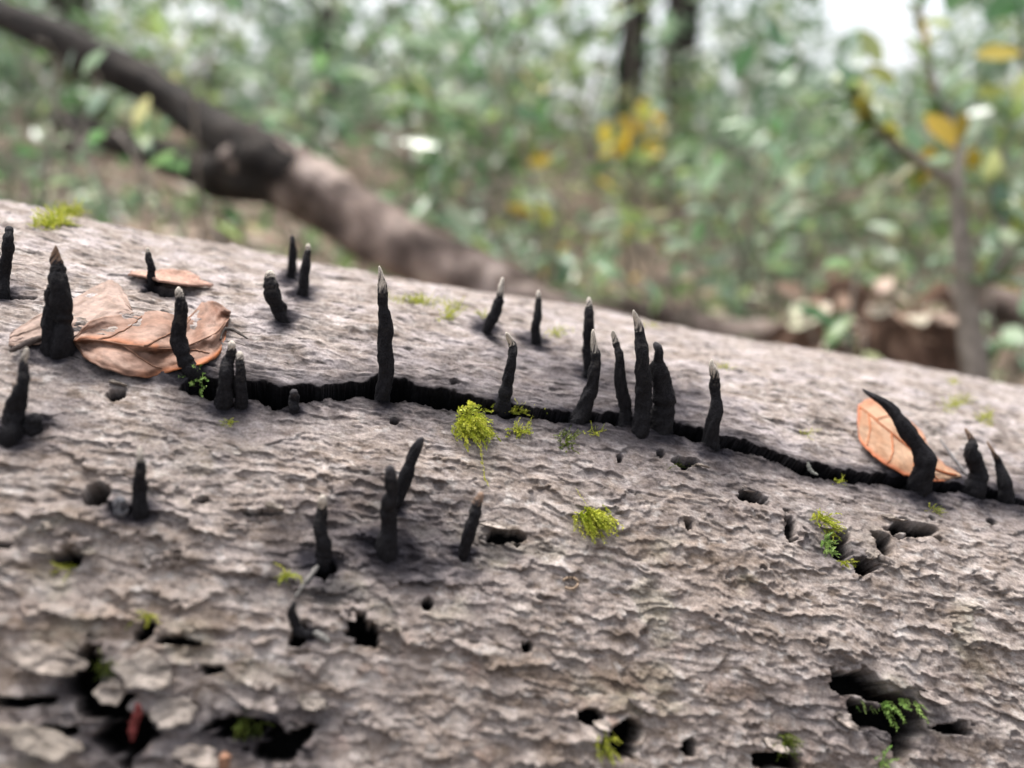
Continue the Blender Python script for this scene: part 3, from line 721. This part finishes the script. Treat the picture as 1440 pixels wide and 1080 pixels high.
MOSS = [
 ('bushy yellow-green moss tuft hanging from the crack with one long trailing strand', 660,592,22,15,150,.015,2.4,((668,604),(674,640),(681,684))),
 ('flat moss spray along the crack lip beside the hooked-tip fungus', 725,577,30,4,70,.006,.2,()),
 ('small moss tuft beneath the hooked-tip fungus, beside the bushy hanging tuft', 728,606,18,8,60,.007,.5,()),
 ('rounded moss tuft with drooping tips alone on the scaly bark below the crack', 830,722,15,12,90,.014,2.2,((808,690),(818,705),(828,720))),
 ('small dark moss tuft in a groove below the bent fungus', 798,622,12,14,55,.007,.7,()),
 ('tiny moss sprig below the trio of fungi', 836,608,10,4,18,.005,.2,()),
 ('long low moss strip on the log crest behind the tallest fungus', 588,424,38,8,150,.006,.1,()),
 ('moss pad at the end of the crest strip, nearer the leaning knobbly fungus', 634,440,16,8,80,.007,.2,()),
 ('small moss patch at the foot of the leaning knobbly fungus', 678,445,10,5,40,.005,.1,()),
 ('thin moss patch beside the small upright fungus on the upper bark', 786,468,24,6,70,.005,.1,()),
 ('moss patch on the crest behind the tall middle finger of the trio', 918,459,16,3,45,.005,.1,()),
 ('thick mossy cushion around the hollow on the far crest of the log', 84,308,30,11,300,.010,.3,()),
 ('moss patch on the upper bark beyond the orange leaf, longest there', 1342,568,24,9,120,.006,.2,()),
 ('narrow trailing moss patch just below the longest one beyond the orange leaf', 1384,590,14,9,60,.006,.4,()),
 ('tiny moss dot on the crest above the long patch beyond the orange leaf', 1341,538,8,5,40,.005,.1,()),
 ('tiny moss tuft beside the segmented tip of the lone jointed fungus', 1020,518,8,4,26,.005,.1,()),
 ('tiny moss speck on the bark between the jointed fungus and the orange leaf', 1139,608,9,4,26,.005,.2,()),
 ('moss tuft hanging over the ragged bark holes below the crack', 1160,735,18,12,85,.009,.9,()),
 ('small green moss tuft inside the ragged bark holes', 1164,768,9,8,40,.006,.5,()),
 ('small moss tuft on the curled rim under the ragged bark holes', 1188,790,11,6,36,.006,.4,()),
 ('leafy pale green moss sprays spilling from the large black bark hollow', 1240,990,44,8,16,.010,1.2,()),
 ('feathery bright green moss sprig by the curved fungus at the crack end', 276,532,8,18,45,.006,.5,()),
 ('faint moss speck below the two joined fungi at the crack end', 322,594,7,6,20,.005,.4,()),
 ('small moss tuft beside the square bark hole', 850,1042,12,12,45,.008,.6,()),
 ('small moss tuft on the lower bark between two dark hollows', 1104,1042,10,10,40,.008,.5,()),
 ('small moss tuft low on the log under the leafy sprays', 1240,1072,9,4,16,.007,.5,()),
 ('dark moss wisps under the loose bark of the blackened hollow', 350,1014,30,8,22,.007,.7,()),
 ('tiny yellow moss bud above a small knot hole', 204,864,9,5,26,.006,.4,()),
 ('tiny yellow moss bud beside the lichen-covered twig', 404,808,9,6,26,.006,.4,()),
 ('tiny yellow moss bud at the lip of a bark hole near the round one', 98,797,9,5,24,.006,.4,()),
 ('greenish moss film tuft on the lifted bark plate by the dark hollow', 150,938,18,12,60,.005,.3,()),
 ('tiny moss sprig on the bark just under the arching fungus', 1312,716,10,4,22,.005,.3,()),
 ('tiny moss sprig at the lip of the crack near a pale bridging stem', 1180,678,8,4,16,.004,.3,()),
 ('dark mossy plug in a shallow pit below the lone jointed fungus', 956,655,14,6,40,.005,.4,()),
]
for (lb, px, py, rx, ry, nf, ln, dr, st) in MOSS:
    kw = {}
    if 'dark' in lb: kw = dict(c1=(.06, .09, .015), c2=(.16, .2, .03))
    elif 'bright green' in lb or 'leafy' in lb or 'green moss tuft inside' in lb: kw = dict(c1=(.14, .27, .05), c2=(.38, .5, .17), leafy=1.6)
    else: kw = dict(c1=Y1, c2=Y2)
    moss('moss_clump', lb, px, py, rx, ry, int(nf * 1.4), ln * .8, dr, strands=(st,) if st else (), **kw)

# ------------------------------------------------------------------ the forest behind
def ground_mesh():
    xs = np.concatenate([-np.geomspace(60, 3, 26), np.linspace(-2.9, 2.9, 100), np.geomspace(3, 60, 26)])
    ys = np.concatenate([-np.geomspace(40, 1, 14), np.linspace(-.9, 4, 110), np.geomspace(4.1, 120, 50)])
    X, Y = np.meshgrid(xs, ys, indexing='ij'); Z = ground_z(X, Y)
    i = np.arange(X.size).reshape(X.shape)
    f = np.stack([i[:-1, :-1], i[1:, :-1], i[1:, 1:], i[:-1, 1:]], -1).reshape(-1, 4)
    return mesh_np('ground', np.stack([X, Y, Z], -1).reshape(-1, 3), f)
M_SOIL = wood_material('forest_floor', (.07, .05, .037), (.15, .112, .082), (.27, .21, .16), 9, .02)
g = obj('ground', ground_mesh(), M_SOIL); tag(g, 'forest floor of dark soil rising into a slope', kind='structure')

# leaf litter lying on the slope: past counting
def leaf_shape(k=0):
    """a lanceolate leaf, folded at the midrib, 1 long, base at the origin, along +Y"""
    w_ = (.17, .22, .30)[k]
    ys = [0, .18, .42, .68, .88, 1.0]; ws = [.02, .62, 1.0, .8, .4, .0]
    v = []; f = []
    for y, q in zip(ys, ws):
        z = -.10 * y * y + .02
        v += [(-q * w_, y, z + .18 * q * w_), (0, y, z), (q * w_, y, z + .18 * q * w_)]
    for i in range(5):
        a = 3 * i; f += [(a, a + 1, a + 4, a + 3), (a + 1, a + 2, a + 5, a + 4)]
    return np.array(v), np.array(f)
def leaves_mesh(name, pos, dirs, ups, sizes, kind=0):
    lv, lf = leaf_shape(kind); n = len(pos)
    Y = dirs / np.linalg.norm(dirs, axis=1)[:, None]
    X = np.cross(Y, ups); X /= np.linalg.norm(X, axis=1)[:, None] + 1e-9; Z = np.cross(X, Y)
    v = pos[:, None] + sizes[:, None, None] * (lv[None, :, 0:1] * X[:, None] + lv[None, :, 1:2] * Y[:, None] + lv[None, :, 2:3] * Z[:, None])
    f = lf[None] + (np.arange(n) * len(lv))[:, None, None]
    return mesh_np(name, v.reshape(-1, 3), f.reshape(-1, 4), True)
M_LITTER = leaf_material('leaf_litter', [(0, (.20, .125, .085)), (.3, (.38, .26, .19)), (.55, (.52, .39, .32)), (.8, (.46, .43, .33)), (1, (.26, .30, .14))], .6, .15, .4)
n = 5200
yy = .75 + 6.5 * rng.random(n) ** 1.5; xx = (rng.random(n) - .5) * (1.6 + 1.9 * yy)
zz = ground_z(xx, yy) + .008 + .02 * rng.random(n)
ob = obj('leaf_litter', leaves_mesh('leaf_litter', np.stack([xx, yy, zz], 1), np.stack([rng.normal(0, 1, n), rng.normal(0, 1, n), rng.normal(0, .25, n)], 1),
         np.stack([rng.normal(0, .35, n), rng.normal(-.25, .35, n), np.ones(n)], 1), rng.uniform(.03, .085, n), 2), M_LITTER)
tag(ob, 'brown and tan fallen leaves littering the forest floor', 'leaf litter', kind='stuff')

# ---- fallen forked trunk behind the log
M_TRUNK = wood_material('fallen_trunk_bark', (.035, .026, .024), (.18, .14, .122), (.46, .39, .355), 14, .006)
_n = M_TRUNK.node_tree; _b = _n.nodes['Principled BSDF']; _c = _b.inputs['Base Color'].links[0].from_socket     # lichen and damp blotches
_f = noise_node(_n, 7, 5, .6); _r = ramp(_n, _f.outputs[0], [(.36, (.28, .26, .24)), (.5, (1, 1, 1)), (.62, (1.25, 1.2, 1.15)), (.72, (.55, .75, .35))])
_n.links.new(mul(_n, _c, _r.outputs[0]), _b.inputs['Base Color'])
M_DARKT = wood_material('dark_bark', (.010, .009, .009), (.026, .022, .020), (.07, .06, .052), 24, .006)
def limb(name, line, mat, parent=None, o0=None, seg=18, n=46, rough=.12, seed=0):
    """line: (px, py, width px, depth m)"""
    P = np.array([at(x, y, d) for x, y, w_, d in line]); rr = np.array([w_ * d / FPX * .5 for x, y, w_, d in line])
    C = catmull(P, n); r = np.interp(np.linspace(0, len(P) - 1, n), np.arange(len(P)), rr)
    s = np.linspace(0, 1, n)[:, None]; th = np.linspace(0, 2 * np.pi, seg, endpoint=False)[None]
    ns = 1 + rough * perlin(np.cos(th) * 1.3 + s * 9 + seed, np.sin(th) * 1.3 + s * 3, 3) + rough * .6 * perlin(np.cos(th) * 3 + s * 25, np.sin(th) * 3 + seed, 5)
    v, f = tube(C, r, seg, ns); v, f = cap(v, f, seg, n)
    if o0 is None: o0 = C[0].copy()
    o = obj(name, mesh_np(name, v - o0, f, True), mat, parent)
    return o, o0
b0 = at(900, 470, 1.0)
ft = empty('fallen_tree', b0); tag(ft, 'forked fallen tree with dark limbs slanting down behind the log', 'tree')
limb('trunk', [(340,222,84,1.12),(400,245,92,1.10),(470,285,88,1.08),(560,345,84,1.05),(660,392,84,1.02),(760,440,80,1.0),(900,490,70,.98),(1010,540,60,.97)], M_TRUNK, ft, b0, rough=.22, seed=3)
limb('upper_limb', [(440,268,60,1.085),(400,246,88,1.09),(360,222,90,1.11),(310,188,60,1.15),(255,150,46,1.2),(180,105,52,1.24),(90,60,50,1.3),(0,22,44,1.36),(-90,-20,40,1.4)], M_DARKT, ft, b0, rough=.26, seed=8)
limb('lower_limb', [(410,256,70,1.09),(370,244,84,1.10),(310,246,66,1.13),(250,228,44,1.17),(190,206,40,1.2),(135,188,34,1.24),(90,170,22,1.27)], M_DARKT, ft, b0, rough=.26, seed=12)

# ---- second, paler log lying behind on the right
b1 = at(960, 480, 1.25)
lg = empty('fallen_branch', b1); tag(lg, 'pinkish-grey fallen branch lying low behind the crest of the log', 'branch')
limb('branch_wood', [(840,432,44,1.3),(930,452,50,1.28),(1020,468,46,1.25),(1120,476,44,1.22),(1230,500,40,1.2)], M_TRUNK, lg, b1, seed=21)
b1 = at(1440, 470, 1.2)
lg = empty('fallen_branch', b1); tag(lg, 'grey-brown log end behind the young sapling', 'branch')
limb('branch_wood', [(1330,432,60,1.3),(1400,436,70,1.25),(1480,446,76,1.22),(1600,460,76,1.2)], M_TRUNK, lg, b1, seed=25)

# ---- brown crumbling stump
M_STUMP = wood_material('rotten_wood', (.04, .026, .019), (.13, .08, .058), (.30, .20, .15), 30, .012)
cpt = at(1240, 445, 1.02)
sp_ = np.array([cpt[0], cpt[1], float(ground_z(cpt[0], cpt[1]))])
st = empty('rotten_stump', sp_); tag(st, 'low crumbling reddish-brown rotten stump topped with dry leaves', 'stump')
hgt = (at(1240, 335, 1.02) - sp_)[2]
n_, sg = 60, 110
s = np.linspace(0, 1, n_)[:, None]; th = np.linspace(0, 2 * np.pi, sg, endpoint=False)[None]
cx_, sx_ = np.cos(th), np.sin(th)
prof = np.cos(np.clip(s, 0, 1) * np.pi / 2) ** .7
rad = .15 * prof * (1 + .30 * fbm(cx_ * 1.4 + s * .9, sx_ * 1.4 + s, 3, 3) + .16 * fbm(cx_ * 5 + s * 3, sx_ * 5 + s * 4, 3, 7))
top = hgt * (np.sin(s * np.pi / 2) * (.92 + .16 * fbm(cx_ * 1.1 * prof + 4, sx_ * 1.1 * prof, 2, 9)) + .06 * fbm(cx_ * 6 * prof, sx_ * 6 * prof + s * 3, 3, 19))
v = np.stack([cx_ * rad * 1.15, sx_ * rad, top + 0 * rad - .03], -1).reshape(-1, 3)
idx = np.arange(n_ * sg).reshape(n_, sg); nx = np.roll(idx, -1, 1)
f = np.stack([idx[:-1], nx[:-1], nx[1:], idx[1:]], -1).reshape(-1, 4)
stv = v.copy()
v, f = cap(v, f, sg, n_)
obj('wood_mass', mesh_np('wood_mass', v, f, True), M_STUMP, st)
dl, dlf = None, None
STUMP_SEATS = stv[rng.integers(int(.25 * len(stv)), int(.95 * len(stv)), 150)]
# ---- shrubs: stems and single leaves
G1 = [(0, (.05, .13, .055)), (.3, (.095, .22, .085)), (.6, (.15, .30, .12)), (.85, (.22, .37, .15)), (1, (.33, .41, .19))]
G2 = [(0, (.09, .16, .10)), (.35, (.18, .29, .18)), (.7, (.30, .41, .28)), (1, (.47, .53, .40))]
G3 = [(0, (.11, .18, .06)), (.4, (.20, .31, .10)), (.75, (.32, .40, .15)), (1, (.48, .44, .24))]
GY = [(0, (.42, .30, .03)), (.4, (.55, .38, .04)), (.7, (.40, .36, .06)), (1, (.22, .28, .06))]
M_L = [leaf_material('shrub_leaf_dark', G1, .22, .42), leaf_material('shrub_leaf_blue', G2, .17, .36), leaf_material('shrub_leaf_light', G3, .36, .48), leaf_material('shrub_leaf_yellow', GY, .42, .45)]
M_STEM = wood_material('stem_bark', (.11, .095, .08), (.21, .185, .16), (.34, .305, .27), 60, .002)
LEAFME = {}
for k in range(3):
    for m in range(4):
        lv, lf = leaf_shape(k); me = mesh_np('leaf', lv, lf, True); me.materials.append(M_L[m]); LEAFME[k, m] = me
for q in range(3):
    lv, lf = leaf_shape(2); me = mesh_np('dry_leaf', lv, lf, True); me.materials.append(M_LITTER); LEAFME['dry', q] = me
def stem_mesh(name, P, r0, r1, parent, o0):
    P = np.array(P); n = max(8, 5 * len(P)); C = catmull(P, n)
    v, f = tube(C, np.linspace(r0, r1, n), 8); v, f = cap(v, f, 8, n)
    return obj(name, mesh_np(name, v - o0, f, True), M_STEM, parent)
def grow(b, height, spread, nst, r0=.006):
    """stem lines and leaf seats (position, outward direction) of a bush"""
    lines = []; seats = []
    for i in range(nst):
        a = 2 * np.pi * (i + rng.random()) / nst; q = spread * rng.uniform(.35, 1)
        tip = b + np.array([math.cos(a) * q, math.sin(a) * q, height * rng.uniform(.65, 1.05)])
        mid = b * .5 + tip * .5 + np.array([rng.normal(0, .05), rng.normal(0, .05), .06 * height])
        P = np.array([b, (b + mid) / 2 + rng.normal(0, .015, 3), mid, tip]); lines.append((P, r0, r0 * .35))
        C = catmull(P, 24)
        for j in range(5, 24, 3):
            ang = rng.uniform(0, 2 * np.pi); ln = spread * rng.uniform(.25, .6)
            e = C[j] + np.array([math.cos(ang) * ln, math.sin(ang) * ln, ln * rng.uniform(-.1, .6)])
            lines.append((np.array([C[j], (C[j] + e) / 2 + [0, 0, .01], e]), r0 * .4, r0 * .15))
            for q in np.linspace(.25, 1, 6):
                seats.append((C[j] * (1 - q) + e * q, e - C[j]))
    return lines, seats
def put_leaf(me, p, d, up, size, parent, o0):
    y = Vector(d).normalized(); x = y.cross(Vector(up)); x.normalize(); z = x.cross(y)
    o = bpy.data.objects.new('leaf', me); COL.objects.link(o); o.parent = parent
    M = Matrix((x, y, z)).transposed().to_4x4(); M = Matrix.Translation(Vector(p - o0)) @ M @ Matrix.Scale(size, 4)
    o.matrix_local = M
    return o
for q, pnt in enumerate(STUMP_SEATS):
    o_ = put_leaf(LEAFME['dry', q % 3], pnt + np.array([0, -.004, .006]), rng.normal(0, 1, 3) * [1, 1, .5], np.array([0, -.5, 1.0]) + rng.normal(0, .5, 3), rng.uniform(.025, .05), st, np.zeros(3))
    o_.name = 'dry_leaf'
def shrub(label, px, depth, top_py, spread, nst, kind, mat, size, nleaf, single=True, group='shrubs in the undergrowth behind the log', mix=None):
    c = at(px, 540, depth); b = np.array([c[0], c[1], float(ground_z(c[0], c[1])) - .01])
    h = at(px, top_py, depth)[2] - b[2]
    root = empty('shrub', b); tag(root, label, 'shrub', group)
    lines, seats = grow(b, h, spread, nst)
    main = [l for l in lines if len(l[0]) == 4]; sub = [l for l in lines if len(l[0]) == 3]
    for P, r0, r1 in main: stem_mesh('stem', P, r0, r1, root, b)
    vs, fs, k0 = [], [], 0
    for P, r0, r1 in sub:
        v, f = tube(P, np.linspace(r0, r1, 3), 5); vs.append(v); fs.append(f + k0); k0 += len(v)
    tw = obj('twigs', mesh_np('twigs', np.vstack(vs) - b, np.vstack(fs), True), M_STEM, root); tw['kind'] = 'stuff'
    pick = rng.integers(0, len(seats), nleaf)
    pos, dr, up, sz = [], [], [], []
    for i in pick:
        p, d = seats[i]
        d = d / (np.linalg.norm(d) + 1e-9) + rng.normal(0, .6, 3) + np.array([0, 0, -.15])
        pos.append(p + rng.normal(0, .008, 3)); dr.append(d); up.append(np.array([0, 0, 1.0]) + rng.normal(0, .45, 3)); sz.append(size * rng.uniform(.6, 1.2))
    if single:
        for p, d, u, q in zip(pos, dr, up, sz):
            m = mat if (mix is None or rng.random() > mix[1]) else mix[0]
            put_leaf(LEAFME[kind, m], p, d, u, q, root, b)
    else:
        me = leaves_mesh('foliage', np.array(pos) - b, np.array(dr), np.array(up), np.array(sz), kind)
        fo = obj('foliage', me, M_L[mat], root); fo['kind'] = 'stuff'
    return root
SH = [
 ('thin pale sprig of leaves hanging in front of the forked tree limbs', 150, 1.08, 120, .10, 4, 1, 1, .075, 34, True, (2, .3)),
 ('small sprig of narrow leaves overlapping the dark upper limb', 45, 1.15, 60, .12, 4, 0, 1, .09, 36, True, (0, .4)),
 ('green sprig growing at the fork of the fallen tree', 290, 1.02, 130, .07, 4, 0, 0, .07, 26, True, (2, .4)),
 ('leafy green shrub half covering the rotten stump', 1170, .98, 390, .09, 4, 1, 0, .075, 34, True, (1, .4)),
 ('pale leafy shrub beside the rotten stump and the sapling stem', 1330, 1.12, 330, .10, 4, 1, 1, .08, 44, True, (0, .3)),
 ('tall dense shrub behind the young sapling limbs', 1250, 1.9, 95, .26, 6, 1, 2, .09, 150, True, (1, .4)),
 ('low seedling shrub sprouting from the litter behind the leaning knobbly fungus', 690, 1.5, 270, .16, 5, 0, 2, .08, 70, True, (1, .4)),
 ('pale low seedling shrub behind the thin upright fungus', 800, 1.9, 230, .2, 5, 1, 1, .085, 80, True, (2, .4)),
 ('small leafy seedling shrub between the low bright shrub and the stump', 1010, 1.35, 330, .14, 5, 1, 2, .07, 60, True, (1, .4)),
 ('tall arching shrub with long pale leaves above the leaning knobbly fungus', 730, 1.4, 40, .24, 6, 0, 1, .12, 90, True, (2, .4)),
 ('tall shrub with long leaves between the yellow sapling and the sky gap', 1000, 1.5, 60, .22, 6, 0, 1, .11, 90, True, (0, .3)),
  # label, px, depth, top py, spread, stems, leaf kind, material, leaf size, leaves, single
 ('low dark-leaved shrub in the shade under the forked trunk', 330, 1.35, 215, .16, 5, 0, 0, .075, 90, True, (1, .3)),
 ('pale blue-green shrub filling the gap under the forked trunk limbs', 90, 1.6, 150, .28, 6, 1, 1, .085, 150, True, (0, .3)),
 ('shrub with long drooping bluish leaves rising behind the forked trunk', 620, 1.75, 20, .34, 7, 0, 1, .12, 190, True, (0, .35)),
 ('mid-green shrub behind the tallest fungus finger', 520, 2.0, 120, .34, 7, 0, 0, .10, 180, True, (2, .3)),
 ('leafy green shrub with some yellow leaves behind the trio of fungi', 850, 1.55, 150, .26, 6, 0, 2, .085, 150, True, (3, .25)),
 ('low bright green shrub close behind the crest of the log', 930, 1.15, 345, .13, 5, 0, 0, .075, 70, True, (1, .4)),
 ('shrub with broad pale leaves left of the rotten stump', 1080, 1.5, 190, .26, 6, 1, 1, .09, 150, True, (2, .25)),
 ('tall loose shrub with drooping leaves below the bright sky gap', 1065, 2.3, 120, .26, 7, 0, 1, .12, 170, True, (2, .3)),
 ('dense green shrub behind the young sapling', 1400, 1.7, 110, .30, 7, 1, 1, .09, 170, True, (0, .35)),
 ('small dark shrub at the foot of the young sapling', 1300, 1.35, 300, .14, 5, 1, 1, .07, 70, True, (0, .4)),
 ('light green shrub above the slanting upper limb of the forked trunk', 330, 2.4, 10, .42, 7, 0, 2, .11, 180, True, (0, .3)),
 ('bushy shrub at the end of the slanting upper limb', 60, 2.2, -40, .40, 7, 0, 0, .11, 160, True, (1, .4)),
]
for lb, px, dp, tp, spd, nst, kd, mt, sz, nl, sg_, mx in SH:
    sz *= .68; nl = min(int(nl * 1.35), 280)
    shrub(lb, px, dp, tp, spd, nst, kd, mt, sz, nl, sg_, mix=mx)
FAR = ['far light green shrub on the slope, beyond the {}']
names = ['forked trunk', 'bluish drooping shrub', 'mid-green shrub', 'yellow-spotted shrub', 'stump', 'dark tree trunk', 'sapling', 'upper limb']
for i in range(15):
    px = -150 + 1750 * i / 14 + rng.uniform(-40, 40); dp = rng.uniform(2.8, 5.2)
    tp = rng.uniform(-70, 90)
    if 1030 < px < 1360: tp = max(tp, 190)
    shrub(('soft yellowish-green shrub far up the wooded slope', 'soft bluish-green shrub far up the wooded slope', 'soft deep green shrub far up the wooded slope', 'soft yellowish-green shrub far up the wooded slope')[i % 4], px, dp, tp, .65, 9, 1 if i % 2 else 0, (2, 1, 0, 2)[i % 4], .10, 420, False, group='far shrubs on the slope')

# ---- young sapling on the right with single leaves
c = at(1372, 540, .92); sb = np.array([c[0], c[1], float(ground_z(c[0], c[1])) - .01])
sap = empty('young_sapling', sb); tag(sap, 'young forked sapling with green and yellowing leaves behind the orange leaf', 'sapling')
def px_line(l): return np.array([at(x, y, d) for x, y, d in l])
limb('trunk', [(1385,640,38,.92),(1372,520,36,.92),(1362,440,32,.92),(1352,350,26,.92),(1346,255,22,.93)], M_STEM, sap, sb, 12, 30, .06, 3)
SL = [[(1348,262,.93),(1300,230,.92),(1255,200,.91),(1215,160,.90),(1190,125,.90)],
      [(1346,258,.93),(1348,215,.94),(1335,165,.95),(1315,125,.96),(1300,60,.98),(1290,-30,1.0)],
      [(1362,432,.92),(1390,395,.90),(1425,350,.88),(1470,300,.87)],
      [(1400,385,.9),(1415,330,.9),(1395,270,.92),(1420,180,.93),(1440,80,.95),(1430,-20,.96)]]
for l in SL: stem_mesh('limb', px_line(l), .0075, .003, sap, sb)
seat = []
for l in SL:
    C = catmull(px_line(l), 40)
    for j in range(8, 40, 2): seat.append((C[j], C[min(j + 1, 39)] - C[j]))
for i in range(190):
    p, d = seat[rng.integers(len(seat))]
    d = d / np.linalg.norm(d) + rng.normal(0, .8, 3)
    put_leaf(LEAFME[1, 3 if rng.random() < .10 else (1 if rng.random() < .45 else 2)], p, d, np.array([0, -.3, 1.0]) + rng.normal(0, .4, 3), rng.uniform(.03, .055), sap, sb)
for (x, y, d, a, m, q) in [(1330,20,.95,-.4,0,.12),(1300,10,.95,.3,0,.10),(1380,30,.95,-1,0,.12),(1370,80,.93,-1.5,3,.075),(1370,135,.93,-1.4,3,.06),(1300,160,.93,-2.6,3,.08),
                        (1310,205,.93,2.8,3,.07),(1365,205,.93,-2.9,3,.05),(1375,260,.93,-2.6,3,.06),(1260,120,.92,.9,3,.06),(1240,90,.92,.6,2,.07),(1075,20,.95,-2.6,0,.07),(1060,60,.95,2.6,0,.07)]:
    dv = RIGHT * math.sin(-a) + UPV * math.cos(a) + FWD * rng.normal(0, .3)
    put_leaf(LEAFME[2 if m == 3 else 1, m], at(x, y, d), dv, -FWD + UPV * .5 + rng.normal(0, .2, 3), q * .72, sap, sb)

# ---- a sprig of yellow leaves far behind the trio
c = at(895, 540, 1.9); yb = np.array([c[0], c[1], float(ground_z(c[0], c[1]))])
ys_ = empty('yellow_sapling', yb); tag(ys_, 'thin sapling with a cluster of golden yellow leaves behind the trio of fungi', 'sapling')
ln = px_line([(895,430,1.9),(890,330,1.9),(900,250,1.9),(895,160,1.9)]); ln = np.vstack([yb, ln[1:]])
stem_mesh('stem', ln, .006, .003, ys_, yb)
for i in range(26):
    x, y = 893 + rng.normal(0, 26), 190 + rng.normal(0, 30)
    put_leaf(LEAFME[2, 3], at(x, y, 1.9 + rng.normal(0, .05)), rng.normal(0, 1, 3), np.array([0, -.6, 1.0]) + rng.normal(0, .5, 3), rng.uniform(.035, .065), ys_, yb)

# ---- tree trunks up the slope
def tree(label, px, depth, wpx, mat, lean=0, seed=0):
    c = at(px, 540, depth); b = np.array([c[0], c[1], float(ground_z(c[0], c[1])) - .05])
    r = wpx * depth / FPX * .5; h = 4.6
    root = empty('tree', b); tag(root, label, 'tree', 'trees up the slope')
    P = np.array([[0, 0, 0], [lean * .1, 0, .8], [lean * .3, .02, 1.9], [lean * .55, 0, 3.2], [lean * .8, .03, h]])
    C = catmull(P, 40); s = np.linspace(0, 1, 40)[:, None]; th = np.linspace(0, 2 * np.pi, 16, endpoint=False)[None]
    ns = 1 + .10 * perlin(np.cos(th) * 1.3 + s * 8 + seed, np.sin(th) * 1.3, 3)
    v, f = tube(C, r * (1.25 - .6 * s[:, 0]), 16, ns); v, f = cap(v, f, 16, 40)
    obj('trunk', mesh_np('trunk', v, f, True), mat, root)
    pos, dr = [], []
    for k in range(9):
        a = rng.uniform(0, 6.28); z0 = rng.uniform(2.3, 4.3); l0 = rng.uniform(.7, 1.5)
        p0 = np.array([lean * z0 / h * .7, 0, z0]); e = p0 + np.array([math.cos(a) * l0, math.sin(a) * l0, .5])
        v, f = tube(np.array([p0, (p0 + e) / 2 + [0, 0, .1], e]), np.array([.03, .02, .008]), 7); v, f = cap(v, f, 7, 3)
        obj('limb', mesh_np('limb', v, f, True), mat, root)
        for q in range(45):
            t = rng.uniform(.25, 1.1); pos.append(p0 * (1 - t) + e * t + rng.normal(0, .22, 3)); dr.append(rng.normal(0, 1, 3))
    n = len(pos)
    fo = obj('crown', leaves_mesh('crown', np.array(pos), np.array(dr), np.array([0, 0, 1.0]) + rng.normal(0, .5, (n, 3)), rng.uniform(.09, .16, n), 2), M_L[2], root)
    fo['kind'] = 'stuff'
tree('dark slim tree trunk above the yellow-leaved sapling', 932, 5.2, 42, M_DARKT, .05, 2)
tree('dark tree trunk rising behind the slanting upper limb', 166, 5.0, 44, M_DARKT, -.05, 5)
tree('grey tree trunk beside the dark slim one above the yellow sapling', 870, 6.6, 34, M_DARKT, .15, 7)
tree('grey tree trunk beyond the bright sky gap above the young sapling', 1425, 5.6, 40, M_DARKT, -.2, 9)
tree('thin grey tree trunk between the forked trunk and the bluish shrub', 480, 7.2, 30, M_DARKT, .1, 11)

# ---- far woodland: one mass of leaves beyond the slope, open where the sky shows
n = 24000
yy = rng.uniform(6.5, 13, n); xx = rng.uniform(-1, 1, n) * (yy * .85); zz = ground_z(xx, yy) + rng.uniform(0, 1, n) ** 1.2 * 4.0
P = np.stack([xx, yy, zz], 1)
clump = perlin(P[:, 0] * .9, P[:, 2] * .9 + P[:, 1] * .3, 33) + .6 * perlin(P[:, 0] * 2.2, P[:, 2] * 2.2 + P[:, 1] * .5, 37)
keep = clump > -.2
gapx = P[:, 0] / P[:, 1]; gapz = (P[:, 2] - CZ) / P[:, 1]
hole_ = (((gapx - .45) / .085) ** 2 + ((gapz - .26) / .14) ** 2) < 1 + .5 * perlin(P[:, 0] * 2, P[:, 2] * 2, 3)
P = P[keep & ~hole_]; n = len(P)
fw = obj('far_woodland', leaves_mesh('far_woodland', P, rng.normal(0, 1, (n, 3)), np.array([0, 0, 1.0]) + rng.normal(0, .6, (n, 3)), rng.uniform(.12, .22, n), 2), M_L[1])
tag(fw, 'hazy far woodland foliage closing off the slope', 'woodland', kind='stuff')
